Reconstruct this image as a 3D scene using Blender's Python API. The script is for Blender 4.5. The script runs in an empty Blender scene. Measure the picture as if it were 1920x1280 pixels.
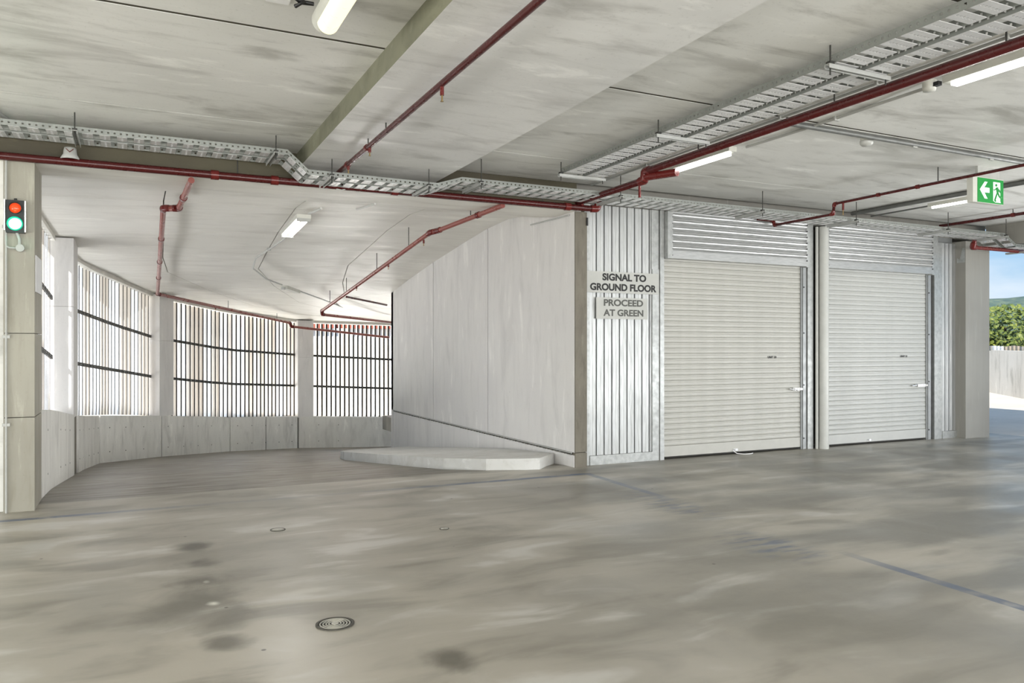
import bpy, bmesh, math, random
from mathutils import Vector, Matrix
random.seed(7)
PI = math.pi
S = bpy.context.scene
COL = S.collection

# ------------------------------------------------------------------ camera
cam_d = bpy.data.cameras.new('camera'); cam = bpy.data.objects.new('camera', cam_d); COL.objects.link(cam)
cam_d.sensor_width = 36.0
cam_d.lens = 36.0 * 1469.0 / 1920.0
cam_d.shift_y = 12.0 / 1920.0          # horizon sits 12 px under the middle of the frame
cam_d.clip_start = 0.05; cam_d.clip_end = 2000
YAW = math.atan2(710, 1469)
cam.location = (0, 0, 1.5)
cam.rotation_euler = (PI / 2, 0, -YAW)
S.camera = cam

# ------------------------------------------------------------------ world, sun, fill lamps, exposure
S.view_settings.view_transform = 'Standard'
S.view_settings.look = 'None'
S.view_settings.gamma = 1.0
S.view_settings.exposure = 0.1
S.view_settings.use_curve_mapping = False
W = bpy.data.worlds.new('sky'); S.world = W; W.use_nodes = True
nt = W.node_tree; nt.nodes.clear()
out = nt.nodes.new('ShaderNodeOutputWorld'); bg = nt.nodes.new('ShaderNodeBackground')
tc = nt.nodes.new('ShaderNodeTexCoord'); sp = nt.nodes.new('ShaderNodeSeparateXYZ')
rp = nt.nodes.new('ShaderNodeValToRGB'); nz = nt.nodes.new('ShaderNodeTexNoise'); mx = nt.nodes.new('ShaderNodeMix'); mx.data_type = 'RGBA'
mr = nt.nodes.new('ShaderNodeMapRange')
e = rp.color_ramp.elements
e[0].position = 0.0; e[0].color = (0.56, 0.71, 0.83, 1)
e[1].position = 0.55; e[1].color = (0.24, 0.42, 0.72, 1)
n_ = e.new(0.13); n_.color = (0.36, 0.61, 0.88, 1)
nt.links.new(tc.outputs['Generated'], sp.inputs[0]); nt.links.new(sp.outputs['Z'], rp.inputs[0])
mp = nt.nodes.new('ShaderNodeMapping'); mp.inputs['Scale'].default_value = (2.2, 2.2, 7)
nt.links.new(tc.outputs['Generated'], mp.inputs[0]); nt.links.new(mp.outputs[0], nz.inputs['Vector'])
nz.inputs['Scale'].default_value = 2.0; nz.inputs['Detail'].default_value = 7
mr.inputs['From Min'].default_value = 0.50; mr.inputs['From Max'].default_value = 0.72; mr.inputs['To Max'].default_value = 0.8
nt.links.new(nz.outputs['Fac'], mr.inputs['Value']); nt.links.new(mr.outputs[0], mx.inputs['Factor'])
nt.links.new(rp.outputs[0], mx.inputs[6]); mx.inputs[7].default_value = (0.85, 0.92, 1.0, 1)
nt.links.new(mx.outputs[2], bg.inputs['Color']); bg.inputs['Strength'].default_value = 1.0
nt.links.new(bg.outputs[0], out.inputs['Surface'])

sun_d = bpy.data.lights.new('sun', 'SUN'); sun_d.energy = 6.0; sun_d.angle = 0.009; sun_d.color = (1.0, 0.96, 0.9)
sun = bpy.data.objects.new('sun', sun_d); COL.objects.link(sun)
sun.rotation_euler = Vector((0.60, 0.50, -0.62)).to_track_quat('-Z', 'Y').to_euler()

def area(name, loc, target, sx, sy, power, color=(1, 1, 1)):
    d = bpy.data.lights.new(name, 'AREA'); d.shape = 'RECTANGLE'; d.size = sx; d.size_y = sy; d.energy = power; d.color = color
    o = bpy.data.objects.new(name, d); COL.objects.link(o); o.location = loc
    o.rotation_euler = (Vector(target) - Vector(loc)).to_track_quat('-Z', 'Y').to_euler()
    return o
# added fill lamps standing in for daylight at the deck sides and ramp screens
area('fill_back', (3, -9.2, .8), (3, -3, 3.3), 18, 1.5, 1500, (1.0, 0.985, 0.95))
area('fill_right', (13.9, -1.0, .8), (8, -1.0, 3.0), 14, 1.5, 600, (0.98, 0.99, 1.0))
area('fill_left', (-8.0, 0.0, .8), (-2, 0.0, 3.3), 13, 1.5, 620, (1.0, 0.985, 0.94))
area('fill_ramp_west', (-3.6, 13.5, -.6), (2.0, 13.5, 2.9), 9, 1.3, 520, (0.95, 0.97, 1.0))
area('fill_ramp_north', (2.2, 24.2, -1.3), (3, 15, 2.4), 12, 1.4, 1900, (1.0, 0.98, 0.94))

# ------------------------------------------------------------------ material helpers
MATS = {}
class N:
    def __init__(s, name):
        s.m = bpy.data.materials.new(name); s.m.use_nodes = True; s.t = s.m.node_tree; s.t.nodes.clear()
        s.o = s.t.nodes.new('ShaderNodeOutputMaterial'); s.b = s.t.nodes.new('ShaderNodeBsdfPrincipled')
        s.t.links.new(s.b.outputs[0], s.o.inputs[0])
        s.tc = s.t.nodes.new('ShaderNodeTexCoord').outputs['Object']
    def put(s, v, inp):
        if isinstance(v, bpy.types.NodeSocket): s.t.links.new(v, inp)
        elif isinstance(v, (tuple, list)) and len(v) == 3 and inp.type == 'RGBA': inp.default_value = (*v, 1)
        else: inp.default_value = v
    def noise(s, scale, detail=5, stretch=(1, 1, 1), rough=0.55, dist=0.0, off=(0, 0, 0)):
        m = s.t.nodes.new('ShaderNodeMapping'); m.inputs['Scale'].default_value = stretch; m.inputs['Location'].default_value = off
        s.t.links.new(s.tc, m.inputs[0])
        n = s.t.nodes.new('ShaderNodeTexNoise'); n.inputs['Scale'].default_value = scale; n.inputs['Detail'].default_value = detail
        n.inputs['Roughness'].default_value = rough; n.inputs['Distortion'].default_value = dist
        s.t.links.new(m.outputs[0], n.inputs['Vector']); return n.outputs['Fac']
    def rng(s, v, a, b, c=0.0, d=1.0, smooth=False):
        n = s.t.nodes.new('ShaderNodeMapRange'); s.put(v, n.inputs['Value'])
        if smooth: n.interpolation_type = 'SMOOTHSTEP'
        for k, q in (('From Min', a), ('From Max', b), ('To Min', c), ('To Max', d)): n.inputs[k].default_value = q
        return n.outputs[0]
    def mix(s, f, a, b, mode='MIX'):
        n = s.t.nodes.new('ShaderNodeMix'); n.data_type = 'RGBA'; n.blend_type = mode
        s.put(f, n.inputs['Factor']); s.put(a, n.inputs[6]); s.put(b, n.inputs[7]); return n.outputs[2]
    def math(s, op, a, b=0.0, c=None):
        n = s.t.nodes.new('ShaderNodeMath'); n.operation = op; s.put(a, n.inputs[0]); s.put(b, n.inputs[1])
        if c is not None: s.put(c, n.inputs[2])
        return n.outputs[0]
    def xyz(s):
        n = s.t.nodes.new('ShaderNodeSeparateXYZ'); s.t.links.new(s.tc, n.inputs[0]); return n.outputs
    def bump(s, h, strength=0.2, dist=0.01):
        n = s.t.nodes.new('ShaderNodeBump'); n.inputs['Strength'].default_value = strength; n.inputs['Distance'].default_value = dist
        s.put(h, n.inputs['Height']); s.t.links.new(n.outputs[0], s.b.inputs['Normal'])
    def set(s, **k):
        for a, v in k.items(): s.put(v, s.b.inputs[a.replace('_', ' ')])

def plain(name, col, rough=0.5, metal=0.0, var=0.06, emit=None, es=0.0):
    q = N(name); n = q.noise(9, 4)
    c2 = tuple(max(0, c * (1 - 2.2 * var)) for c in col)
    q.set(Base_Color=q.mix(q.rng(n, 0.35, 0.65), col, c2), Roughness=q.rng(n, 0.3, 0.7, max(0.02, rough - 0.06), rough + 0.08), Metallic=metal)
    if emit: q.set(Emission_Color=emit); q.b.inputs['Emission Strength'].default_value = es
    MATS[name] = q.m; return q.m

def concrete(name, base, dark, stain, rough=(0.4, 0.65), stretch=(1, 1, 1), sc=1.0, streak=0.3, pits=True, off=(0, 0, 0), spec=0.5):
    q = N(name)
    big = q.noise(0.55 * sc, 4, off=off); mid = q.noise(2.3 * sc, 7, stretch=stretch, rough=0.62, off=off, dist=0.4)
    fine = q.noise(38, 4, off=off)
    c = q.mix(q.rng(big, 0.38, 0.66), base, dark)
    c = q.mix(q.rng(mid, 0.50, 0.74, 0, streak, True), c, stain)
    lt = tuple(min(1, v * 1.13) for v in base)
    c = q.mix(q.rng(mid, 0.42, 0.32, 0, 0.8, True), c, lt)
    bl_ = q.noise(1.15 * sc, 6, stretch=stretch, rough=0.6, dist=0.9, off=(off[0] + 5, off[1] + 1, off[2] + 8))
    c = q.mix(q.rng(bl_, 0.52, 0.68, 0, streak * .75, True), c, stain)
    c = q.mix(q.rng(fine, 0.60, 0.72, 0, 0.22), c, stain)
    if pits:
        v = q.t.nodes.new('ShaderNodeTexVoronoi'); v.inputs['Scale'].default_value = 3.1; q.t.links.new(q.tc, v.inputs['Vector'])
        c = q.mix(q.rng(v.outputs['Distance'], 0.022, 0.012, 0, 0.75), c, (0.06, 0.055, 0.05))
    q.set(Base_Color=c, Roughness=q.rng(mid, 0.3, 0.7, rough[0], rough[1]), Specular_IOR_Level=spec)
    q.bump(q.math('ADD', q.math('MULTIPLY', mid, 0.7), q.math('MULTIPLY', fine, 0.15)), 0.25, 0.004)
    MATS[name] = q.m; return q.m

def metal(name, col, rough, stretch=(1, 1, 1), m=0.9):
    q = N(name); n = q.noise(16, 5, stretch=stretch); b = q.noise(1.6, 3)
    q.set(Base_Color=q.mix(q.rng(n, 0.35, 0.65), col, tuple(c * 0.78 for c in col)), Metallic=m,
          Roughness=q.math('ADD', q.rng(n, 0.3, 0.7, rough - 0.07, rough + 0.09), q.rng(b, 0.35, 0.65, -0.05, 0.06)))
    MATS[name] = q.m; return q.m

concrete('slab', (0.80, 0.80, 0.765), (0.69, 0.69, 0.655), (0.32, 0.315, 0.28), (0.34, 0.52), (0.5, 1.6, 1), 0.9, 0.65)
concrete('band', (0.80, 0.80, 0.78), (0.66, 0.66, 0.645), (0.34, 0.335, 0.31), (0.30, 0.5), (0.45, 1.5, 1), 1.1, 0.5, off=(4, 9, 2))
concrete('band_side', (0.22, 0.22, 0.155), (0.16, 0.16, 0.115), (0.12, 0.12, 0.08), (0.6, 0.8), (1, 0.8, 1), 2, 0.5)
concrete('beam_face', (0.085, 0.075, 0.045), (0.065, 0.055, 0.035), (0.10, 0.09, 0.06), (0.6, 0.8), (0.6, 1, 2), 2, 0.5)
concrete('ramp_slab', (0.78, 0.76, 0.70), (0.71, 0.69, 0.635), (0.50, 0.47, 0.42), (0.4, 0.6), (0.4, 1.8, 1), 1, 0.35)
concrete('ramp_wall', (0.74, 0.725, 0.705), (0.69, 0.675, 0.665), (0.52, 0.51, 0.50), (0.45, 0.65), (2.0, 2.0, 0.45), 1.1, 0.4)
concrete('parapet', (0.80, 0.79, 0.745), (0.74, 0.73, 0.69), (0.32, 0.31, 0.28), (0.5, 0.7), (2, 2, 0.5), 1.3, 0.35)
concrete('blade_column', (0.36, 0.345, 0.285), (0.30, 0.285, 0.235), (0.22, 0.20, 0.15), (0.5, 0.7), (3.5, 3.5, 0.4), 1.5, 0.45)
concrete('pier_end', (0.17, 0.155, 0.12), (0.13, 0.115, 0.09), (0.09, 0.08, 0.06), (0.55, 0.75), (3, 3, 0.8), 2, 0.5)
concrete('grey_column', (0.28, 0.272, 0.245), (0.23, 0.222, 0.20), (0.25, 0.24, 0.21), (0.5, 0.7), (4, 4, 0.3), 1.2, 0.45)
concrete('kerb_stone', (0.62, 0.62, 0.60), (0.55, 0.545, 0.52), (0.36, 0.34, 0.29), (0.5, 0.7), (1, 1, 1), 2, 0.35)
concrete('outer_wall', (0.78, 0.74, 0.66), (0.70, 0.66, 0.58), (0.28, 0.26, 0.2), (0.6, 0.8), (1.5, 1.5, 0.5), 0.7, 0.5)
concrete('apron', (0.74, 0.66, 0.56), (0.66, 0.59, 0.50), (0.50, 0.45, 0.38), (0.8, 0.95), (1, 1, 1), 0.8, 0.3, spec=0.15)
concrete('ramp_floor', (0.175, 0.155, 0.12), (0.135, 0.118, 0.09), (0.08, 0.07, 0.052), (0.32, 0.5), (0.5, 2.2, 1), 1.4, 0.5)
concrete('earth', (0.42, 0.40, 0.34), (0.35, 0.33, 0.27), (0.2, 0.2, 0.12), (0.8, 0.9), (1, 1, 1), 0.5, 0.5, pits=False)
metal('galvanised', (0.45, 0.46, 0.45), 0.42, m=0.6)
metal('corrugated', (0.52, 0.53, 0.525), 0.40, (6, 6, 0.3), m=0.6)
metal('housing', (0.47, 0.475, 0.47), 0.38, (0.4, 4, 4), m=0.55)
metal('chrome', (0.8, 0.8, 0.8), 0.2, m=1.0)
plain('tray_white', (0.78, 0.78, 0.78), 0.38, 0.35, 0.05)
plain('tray_rail', (0.30, 0.315, 0.295), 0.45, 0.5, 0.06)
plain('strut', (0.55, 0.56, 0.54), 0.45, 0.5)
plain('rod', (0.06, 0.06, 0.055), 0.5, 0.6)
plain('door_white', (0.45, 0.445, 0.41), 0.42, 0.0, 0.02)
plain('door_grey', (0.45, 0.455, 0.435), 0.42, 0.0, 0.02)
plain('guide', (0.33, 0.34, 0.34), 0.45, 0.5)
plain('sign_plate', (0.44, 0.445, 0.42), 0.5, 0.0, 0.02)
plain('black_print', (0.012, 0.012, 0.012), 0.6, 0.0, 0.0)
plain('grey_print', (0.075, 0.078, 0.07), 0.6, 0.0, 0.0)
plain('red_pipe', (0.065, 0.006, 0.006), 0.27, 0.0, 0.03)
plain('red_fitting', (0.13, 0.013, 0.011), 0.24, 0.0, 0.04)
plain('pink_pipe', (0.28, 0.085, 0.07), 0.3, 0.0, 0.04)
plain('brass', (0.32, 0.22, 0.09), 0.3, 0.8)
plain('white_pvc', (0.50, 0.505, 0.475), 0.35, 0.0, 0.03)
plain('steel_dark', (0.17, 0.175, 0.165), 0.4, 0.3, 0.08)
plain('conduit_grey', (0.45, 0.46, 0.44), 0.4, 0.1, 0.05)
plain('fitting_grey', (0.45, 0.455, 0.43), 0.45, 0.0, 0.05)
plain('lamp_body', (0.62, 0.62, 0.56), 0.4, 0.0, 0.03)
plain('tube_white', (0.9, 0.9, 0.9), 0.4, 0, 0, (1.0, 0.99, 0.96), 5.0)
plain('tube_warm', (0.6, 0.58, 0.4), 0.3, 0, 0, (1.0, 0.93, 0.58), 1.0)
plain('black_plastic', (0.01, 0.01, 0.011), 0.35, 0, 0)
plain('red_lens', (0.75, 0.05, 0.01), 0.12, 0, 0, (1.0, 0.09, 0.02), 0.55)
plain('green_ring', (0.0, 0.28, 0.17), 0.2, 0, 0, (0.0, 0.55, 0.33), 0.45)
plain('green_glow', (0.3, 0.9, 0.7), 0.3, 0, 0, (0.55, 1.0, 0.86), 3.2)
plain('exit_green', (0.0, 0.20, 0.03), 0.4, 0, 0, (0.0, 0.34, 0.03), 0.25)
plain('exit_white', (0.8, 0.8, 0.8), 0.4, 0, 0, (1, 1, 1), 0.35)
plain('paper', (0.80, 0.80, 0.80), 0.7, 0, 0.02)
plain('slat_white', (0.86, 0.88, 0.91), 0.5, 0, 0.0)
plain('slat_beige', (0.66, 0.61, 0.55), 0.5, 0, 0.0)
plain('slat_edge_shade', (0.022, 0.018, 0.014), 0.6, 0, 0.1)  # shade of the unlit inner slat faces, painted in as a dark colour
plain('rail_dark', (0.03, 0.028, 0.024), 0.5, 0.2, 0.1)
plain('seal_dark', (0.03, 0.028, 0.024), 0.8, 0, 0.1)
plain('joint', (0.07, 0.06, 0.035), 0.85, 0, 0.3)
plain('gap_dark', (0.10, 0.09, 0.06), 0.8, 0, 0.1)
plain('drain_iron', (0.09, 0.085, 0.07), 0.45, 0.6, 0.1)
plain('drain_dark', (0.008, 0.008, 0.007), 0.8, 0, 0)
plain('drain_bright', (0.55, 0.54, 0.48), 0.35, 0.7, 0.1)
plain('cream_render', (0.80, 0.76, 0.68), 0.8, 0, 0.03)
plain('white_render', (0.95, 0.95, 0.95), 0.8, 0, 0.01)
plain('roof_red', (0.45, 0.12, 0.07), 0.7, 0, 0.12)
plain('bark', (0.10, 0.075, 0.05), 0.9, 0, 0.2)
plain('timber', (0.42, 0.36, 0.28), 0.8, 0, 0.2)
plain('concrete_rubble', (0.30, 0.29, 0.26), 0.9, 0, 0.2)

def foliage(name, a, b, c):
    q = N(name); n = q.noise(1.3, 4); g = q.t.nodes.new('ShaderNodeObjectInfo')
    f = q.noise(9, 3)
    col = q.mix(q.rng(n, 0.4, 0.62), a, b); col = q.mix(q.rng(f, 0.55, 0.7), col, c)
    q.set(Base_Color=col, Roughness=0.6); MATS[name] = q.m
foliage('leaf_olive', (0.17, 0.21, 0.035), (0.09, 0.13, 0.025), (0.32, 0.32, 0.07))
foliage('leaf_green', (0.20, 0.27, 0.05), (0.12, 0.18, 0.035), (0.38, 0.42, 0.10))
q = N('far_hill'); n = q.noise(0.09, 8, rough=0.7); g = q.noise(0.35, 5)
q.set(Base_Color=q.mix(q.rng(n, 0.4, 0.6), q.mix(q.rng(g, 0.4, 0.6), (0.10, 0.15, 0.12), (0.16, 0.20, 0.13)), (0.06, 0.10, 0.09)), Roughness=0.9)
MATS['far_hill'] = q.m

# polished deck with oil marks and faded blue line paint (marks have fixed shapes on the floor itself)
q = N('deck')
X, Y, Z = q.xyz()
big = q.noise(0.34, 4, off=(3, 1, 0)); mid = q.noise(1.5, 5, stretch=(0.65, 1.7, 1), rough=0.5, dist=0.5)
med = q.noise(0.9, 4, stretch=(1.2, 0.8, 1), rough=0.45, dist=0.6, off=(9, 2, 0)); fine = q.noise(30, 5)
c = q.mix(q.rng(big, 0.38, 0.62), (0.43, 0.40, 0.34), (0.31, 0.29, 0.245))
c = q.mix(q.rng(mid, 0.47, 0.68, 0, 0.75, True), c, (0.20, 0.185, 0.15))
c = q.mix(q.rng(mid, 0.46, 0.30, 0, 0.75, True), c, (0.56, 0.545, 0.51))
c = q.mix(q.rng(med, 0.56, 0.72, 0, 0.35, True), c, (0.30, 0.295, 0.265))
right_tone = q.rng(X, 2.2, 5.0, 0, 1, True)  # deck colour gets darker towards the right, broken up by noise
right_tone = q.math('MULTIPLY', right_tone, q.rng(q.noise(1.1, 6, stretch=(0.5, 1.6, 1), rough=0.5, off=(2, 7, 1)), 0.38, 0.62, 0.15, 0.9, True))
c = q.mix(right_tone, c, (0.17, 0.163, 0.14))
warp = q.noise(2.6, 6, dist=0.5, off=(5, 5, 5))
def spot(x, y, rx, ry, amt, colr, core=False):
    global c
    dx = q.math('DIVIDE', q.math('SUBTRACT', X, x), rx); dy = q.math('DIVIDE', q.math('SUBTRACT', Y, y), ry)
    d = q.math('SQRT', q.math('ADD', q.math('MULTIPLY', dx, dx), q.math('MULTIPLY', dy, dy)))
    d = q.math('ADD', d, q.rng(warp, 0.3, 0.7, -0.35, 0.35))
    c = q.mix(q.rng(d, 1.0, 0.15, 0, amt, True), c, colr)
oil = (0.075, 0.068, 0.05)
for a_ in ((0.40, 6.39, .16, .22, 1.0), (0.41, 5.90, .17, .19, 1.0), (0.35, 5.42, .22, .18, .8), (0.38, 4.95, .36, .60, .6),
           (0.42, 4.22, .16, .17, .75), (1.38, 3.52, .15, .22, .8), (0.30, 4.75, .42, .5, .45), (0.42, 3.55, .22, .2, .6),
           (8.35, 7.9, .10, .5, .5), (3.2, 3.6, 1.0, .5, .4), (3.9, 3.0, 1.3, .45, .35), (2.5, 4.2, .9, .35, .3)):
    spot(*a_, oil if a_[4] > .5 else (0.17, 0.16, 0.135))
spot(0.425, 4.90, .055, .07, 1.0, (0.7, 0.69, 0.63)); spot(0.42, 5.38, .03, .05, .8, (0.4, 0.39, 0.35))
spot(0.95, 4.9, .30, .08, .5, (0.6, 0.58, 0.53))
v = q.t.nodes.new('ShaderNodeTexVoronoi'); v.inputs['Scale'].default_value = 2.3; q.t.links.new(q.tc, v.inputs['Vector'])
c = q.mix(q.rng(v.outputs['Distance'], 0.036, 0.022, 0, 0.85), c, (0.07, 0.06, 0.05))
blue = (0.075, 0.105, 0.17)
wear = q.rng(q.noise(5, 6, off=(7, 0, 0)), 0.36, 0.52, 0.45, 1.0)
ya = q.rng(q.math('ABSOLUTE', q.math('SUBTRACT', Y, 8.03)), 0.052, 0.044)
ya = q.math('MULTIPLY', ya, q.rng(X, 4.87, 4.85)); ya = q.math('MULTIPLY', ya, q.rng(q.math('ABSOLUTE', q.math('SUBTRACT', X, 1.4)), 0.6, 2.2, 0.2, 0.95))
lx = q.math('ADD', 4.62, q.math('MULTIPLY', q.math('SUBTRACT', Y, 2.78), 0.049))
xa = q.rng(q.math('ABSOLUTE', q.math('SUBTRACT', X, lx)), 0.050, 0.042); xa = q.math('MULTIPLY', xa, q.rng(Y, 8.06, 8.05))
xfade = q.math('MAXIMUM', q.rng(Y, 6.1, 6.8, 0, 0.7), q.rng(Y, 4.2, 3.6, 0, 0.8)); xa = q.math('MULTIPLY', xa, xfade)
sm = q.rng(q.noise(4, 6, stretch=(0.8, 3.6, 1), off=(3, 3, 3)), 0.46, 0.62, 0, 0.75)
def blob(x, y, rx, ry):
    dx = q.math('DIVIDE', q.math('SUBTRACT', X, x), rx); dy = q.math('DIVIDE', q.math('SUBTRACT', Y, y), ry)
    return q.rng(q.math('SQRT', q.math('ADD', q.math('MULTIPLY', dx, dx), q.math('MULTIPLY', dy, dy))), 1.0, 0.35)
bl = q.math('MAXIMUM', blob(4.63, 6.1, .30, .85), blob(4.35, 4.5, .36, .6)); bl = q.math('MULTIPLY', bl, sm)
bm = q.math('MAXIMUM', q.math('MULTIPLY', q.math('MAXIMUM', ya, xa), wear), bl)
c = q.mix(bm, c, blue)
rr = q.math('ADD', q.rng(med, 0.32, 0.68, 0.31, 0.50), q.rng(fine, 0.3, 0.7, -0.01, 0.02))
q.set(Base_Color=c, Roughness=rr, Specular_IOR_Level=0.6)
q.bump(q.math('ADD', q.math('MULTIPLY', med, 1.0), q.math('MULTIPLY', fine, 0.03)), 0.13, 0.02)
MATS['deck'] = q.m

# ------------------------------------------------------------------ mesh builder
def obj(name, me, parent=None):
    o = bpy.data.objects.new(name, me); COL.objects.link(o)
    if parent is not None: o.parent = parent
    return o
class MB:
    def __init__(s): s.v = []; s.f = []; s.mi = []; s.sm = []
    def add(s, vs, fs, mi=0, smooth=False):
        n = len(s.v); s.v += [tuple(v) for v in vs]; s.f += [tuple(i + n for i in f) for f in fs]
        s.mi += [mi] * len(fs); s.sm += [smooth] * len(fs); return s
    def box(s, x0, x1, y0, y1, z0, z1, mi=0):
        return s.add([(x0, y0, z0), (x1, y0, z0), (x1, y1, z0), (x0, y1, z0), (x0, y0, z1), (x1, y0, z1), (x1, y1, z1), (x0, y1, z1)],
                     [(0, 3, 2, 1), (4, 5, 6, 7), (0, 1, 5, 4), (1, 2, 6, 5), (2, 3, 7, 6), (3, 0, 4, 7)], mi)
    def hexa(s, b, t, mi=0):   # 4 bottom corners (ccw from above), 4 top corners
        return s.add(list(b) + list(t), [(0, 3, 2, 1), (4, 5, 6, 7), (0, 1, 5, 4), (1, 2, 6, 5), (2, 3, 7, 6), (3, 0, 4, 7)], mi)
    def cyl(s, p, q_, r, n=12, mi=0, r2=None, smooth=True, cap=True):
        p = Vector(p); q_ = Vector(q_); d = (q_ - p).normalized(); a = d.orthogonal().normalized(); b = d.cross(a)
        r2 = r if r2 is None else r2; vs = []
        for c_, rad in ((p, r), (q_, r2)):
            for i in range(n): t = 2 * PI * i / n; vs.append(c_ + (a * math.cos(t) + b * math.sin(t)) * rad)
        s.add(vs, [(i, (i + 1) % n, n + (i + 1) % n, n + i) for i in range(n)], mi, smooth)
        if cap: s.add(vs[:n], [tuple(reversed(range(n)))], mi); s.add(vs[n:], [tuple(range(n))], mi)
        return s
    def tube(s, pts, r, n=10, mi=0):
        pts = [Vector(p) for p in pts]; m = len(pts); vs = []
        up = None
        for i, p in enumerate(pts):
            d0 = (pts[i] - pts[i - 1]).normalized() if i else (pts[1] - pts[0]).normalized()
            d1 = (pts[i + 1] - pts[i]).normalized() if i < m - 1 else d0
            t = (d0 + d1).normalized()
            if up is None: up = t.orthogonal().normalized()
            a = (up - t * up.dot(t)).normalized(); up = a; b = t.cross(a)
            k = 1.0 / max(0.5, math.cos(d0.angle(d1) / 2)) if i and i < m - 1 else 1.0
            for j in range(n):
                w = 2 * PI * j / n; vs.append(p + (a * math.cos(w) + b * math.sin(w)) * r * (k if k < 1.3 else 1.15))
        fs = [(i * n + j, i * n + (j + 1) % n, (i + 1) * n + (j + 1) % n, (i + 1) * n + j) for i in range(m - 1) for j in range(n)]
        s.add(vs, fs, mi, True)
        s.add(vs[:n], [tuple(reversed(range(n)))], mi); s.add(vs[-n:], [tuple(range(n))], mi); return s
    def lathe(s, prof, c, n=24, mi=0, axis='z'):
        vs = []
        for (r, h) in prof:
            for i in range(n):
                t = 2 * PI * i / n; u, w = r * math.cos(t), r * math.sin(t)
                vs.append((c[0] + u, c[1] + w, c[2] + h) if axis == 'z' else (c[0] + u, c[1] + h, c[2] - w))
        fs = [(k * n + i, k * n + (i + 1) % n, (k + 1) * n + (i + 1) % n, (k + 1) * n + i) for k in range(len(prof) - 1) for i in range(n)]
        return s.add(vs, fs, mi, True)
    def extr(s, prof, axis, a, b, mi=0, closed=False):
        """open 2-D profile extruded along axis ('x': prof=(y,z), 'z': prof=(x,y))"""
        f = (lambda u, w, t: (t, u, w)) if axis == 'x' else ((lambda u, w, t: (u, w, t)) if axis == 'z' else (lambda u, w, t: (u, t, w)))
        n = len(prof); vs = [f(u, w, a) for u, w in prof] + [f(u, w, b) for u, w in prof]
        m = n if closed else n - 1
        s.add(vs, [(i, (i + 1) % n, n + (i + 1) % n, n + i) for i in range(m)], mi)
        if closed: s.add(vs, [tuple(reversed(range(n))), tuple(range(n, 2 * n))], mi)
        return s
    def mesh(s, name, mats):
        me = bpy.data.meshes.new(name); me.from_pydata(s.v, [], s.f)
        if isinstance(mats, str): mats = [mats]
        for m in mats: me.materials.append(MATS[m])
        me.polygons.foreach_set('material_index', s.mi); me.polygons.foreach_set('use_smooth', s.sm)
        me.update()
        bm = bmesh.new(); bm.from_mesh(me); bmesh.ops.recalc_face_normals(bm, faces=bm.faces); bm.to_mesh(me); bm.free()
        return me
    def build(s, name, mats, parent=None): return obj(name, s.mesh(name, mats), parent)
def thing(name, label, cat, loc=(0, 0, 0), group=None):
    o = obj(name, None); o.location = loc; o['label'] = label; o['category'] = cat
    if group: o['group'] = group
    return o
def tag(o, label, cat, group=None):
    o['label'] = label; o['category'] = cat
    if group: o['group'] = group
    return o
def st(o): o['kind'] = 'structure'; return o
def rel(t, pts): return [tuple(Vector(p) - t.location) for p in pts]
def lerp(a, b, t): return tuple(x + (y - x) * t for x, y in zip(a, b))

# ------------------------------------------------------------------ deck floor
m = MB().box(-9, 4.98, -14, 8.75, -0.3, 0).box(4.98, 13.6, -14, 16.9, -0.3, 0)
st(m.build('floor', 'deck'))
m = MB().box(13.62, 45, -20, 60, -0.3, -0.012)
st(m.build('floor_outside', 'apron'))

# ramp tables: outer (x, y, floor, sill, ceiling)  inner (x, y, floor, ceiling)
OUT = [(-.84, 8.75, 0, .90, 3.26), (-.84, 10.3, -.10, .80, 3.22), (-.75, 12.75, -.306, .544, 3.08), (-.71, 14.3, -.447, .41, 2.86),
       (-.55, 16.0, -.59, .275, 2.80), (.5, 17.85, -.77, .09, 2.64), (2.14, 20.3, -1.05, -.19, 2.41), (3.96, 21.3, -1.19, -.33, 2.24),
       (6.76, 21.75, -1.35, -.49, 2.20), (9.8, 21.3, -1.6, -.74, 2.0)]
INN = [(4.98, 8.75, 0, 3.28), (4.98, 10.4, -.12, 3.40), (4.98, 11.2, -.20, 3.36), (4.98, 12.2, -.31, 3.25),
       (4.98, 13.6, -.46, 3.08), (4.98, 15.0, -.61, 2.88), (4.98, 16.2, -.73, 2.68), (5.3, 16.9, -.86, 2.55), (6.7, 17.3, -1.05, 2.4), (9.8, 17.3, -1.4, 2.2)]
def off_out(i, d):   # outer point pushed outwards by d
    a = OUT[max(0, i - 1)]; b = OUT[min(len(OUT) - 1, i + 1)]
    t = Vector((b[0] - a[0], b[1] - a[1])).normalized(); return (OUT[i][0] - t.y * d, OUT[i][1] + t.x * d)
# ramp floor
m = MB(); K = 8
for i in range(len(OUT) - 1):
    vs = []
    for j in (i, i + 1):
        ox, oy = off_out(j, 0.30)
        for k in range(K + 1):
            t = k / K; vs.append((ox + (INN[j][0] - ox) * t, oy + (INN[j][1] - oy) * t, OUT[j][2] + (INN[j][2] - OUT[j][2]) * t))
    vs2 = [(x, y, z - .25) for x, y, z in vs]; n = K + 1
    m.add(vs, [(k, k + 1, n + k + 1, n + k) for k in range(K)])
    m.add(vs2, [(k, n + k, n + k + 1, k + 1) for k in range(K)])
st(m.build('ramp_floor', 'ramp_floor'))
m = MB().box(-90, 13.6, -60, 120, -3.2, -2.0).box(13.6, 200, 60, 160, -3.2, -2.0)
st(m.build('ground', 'earth'))

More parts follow.
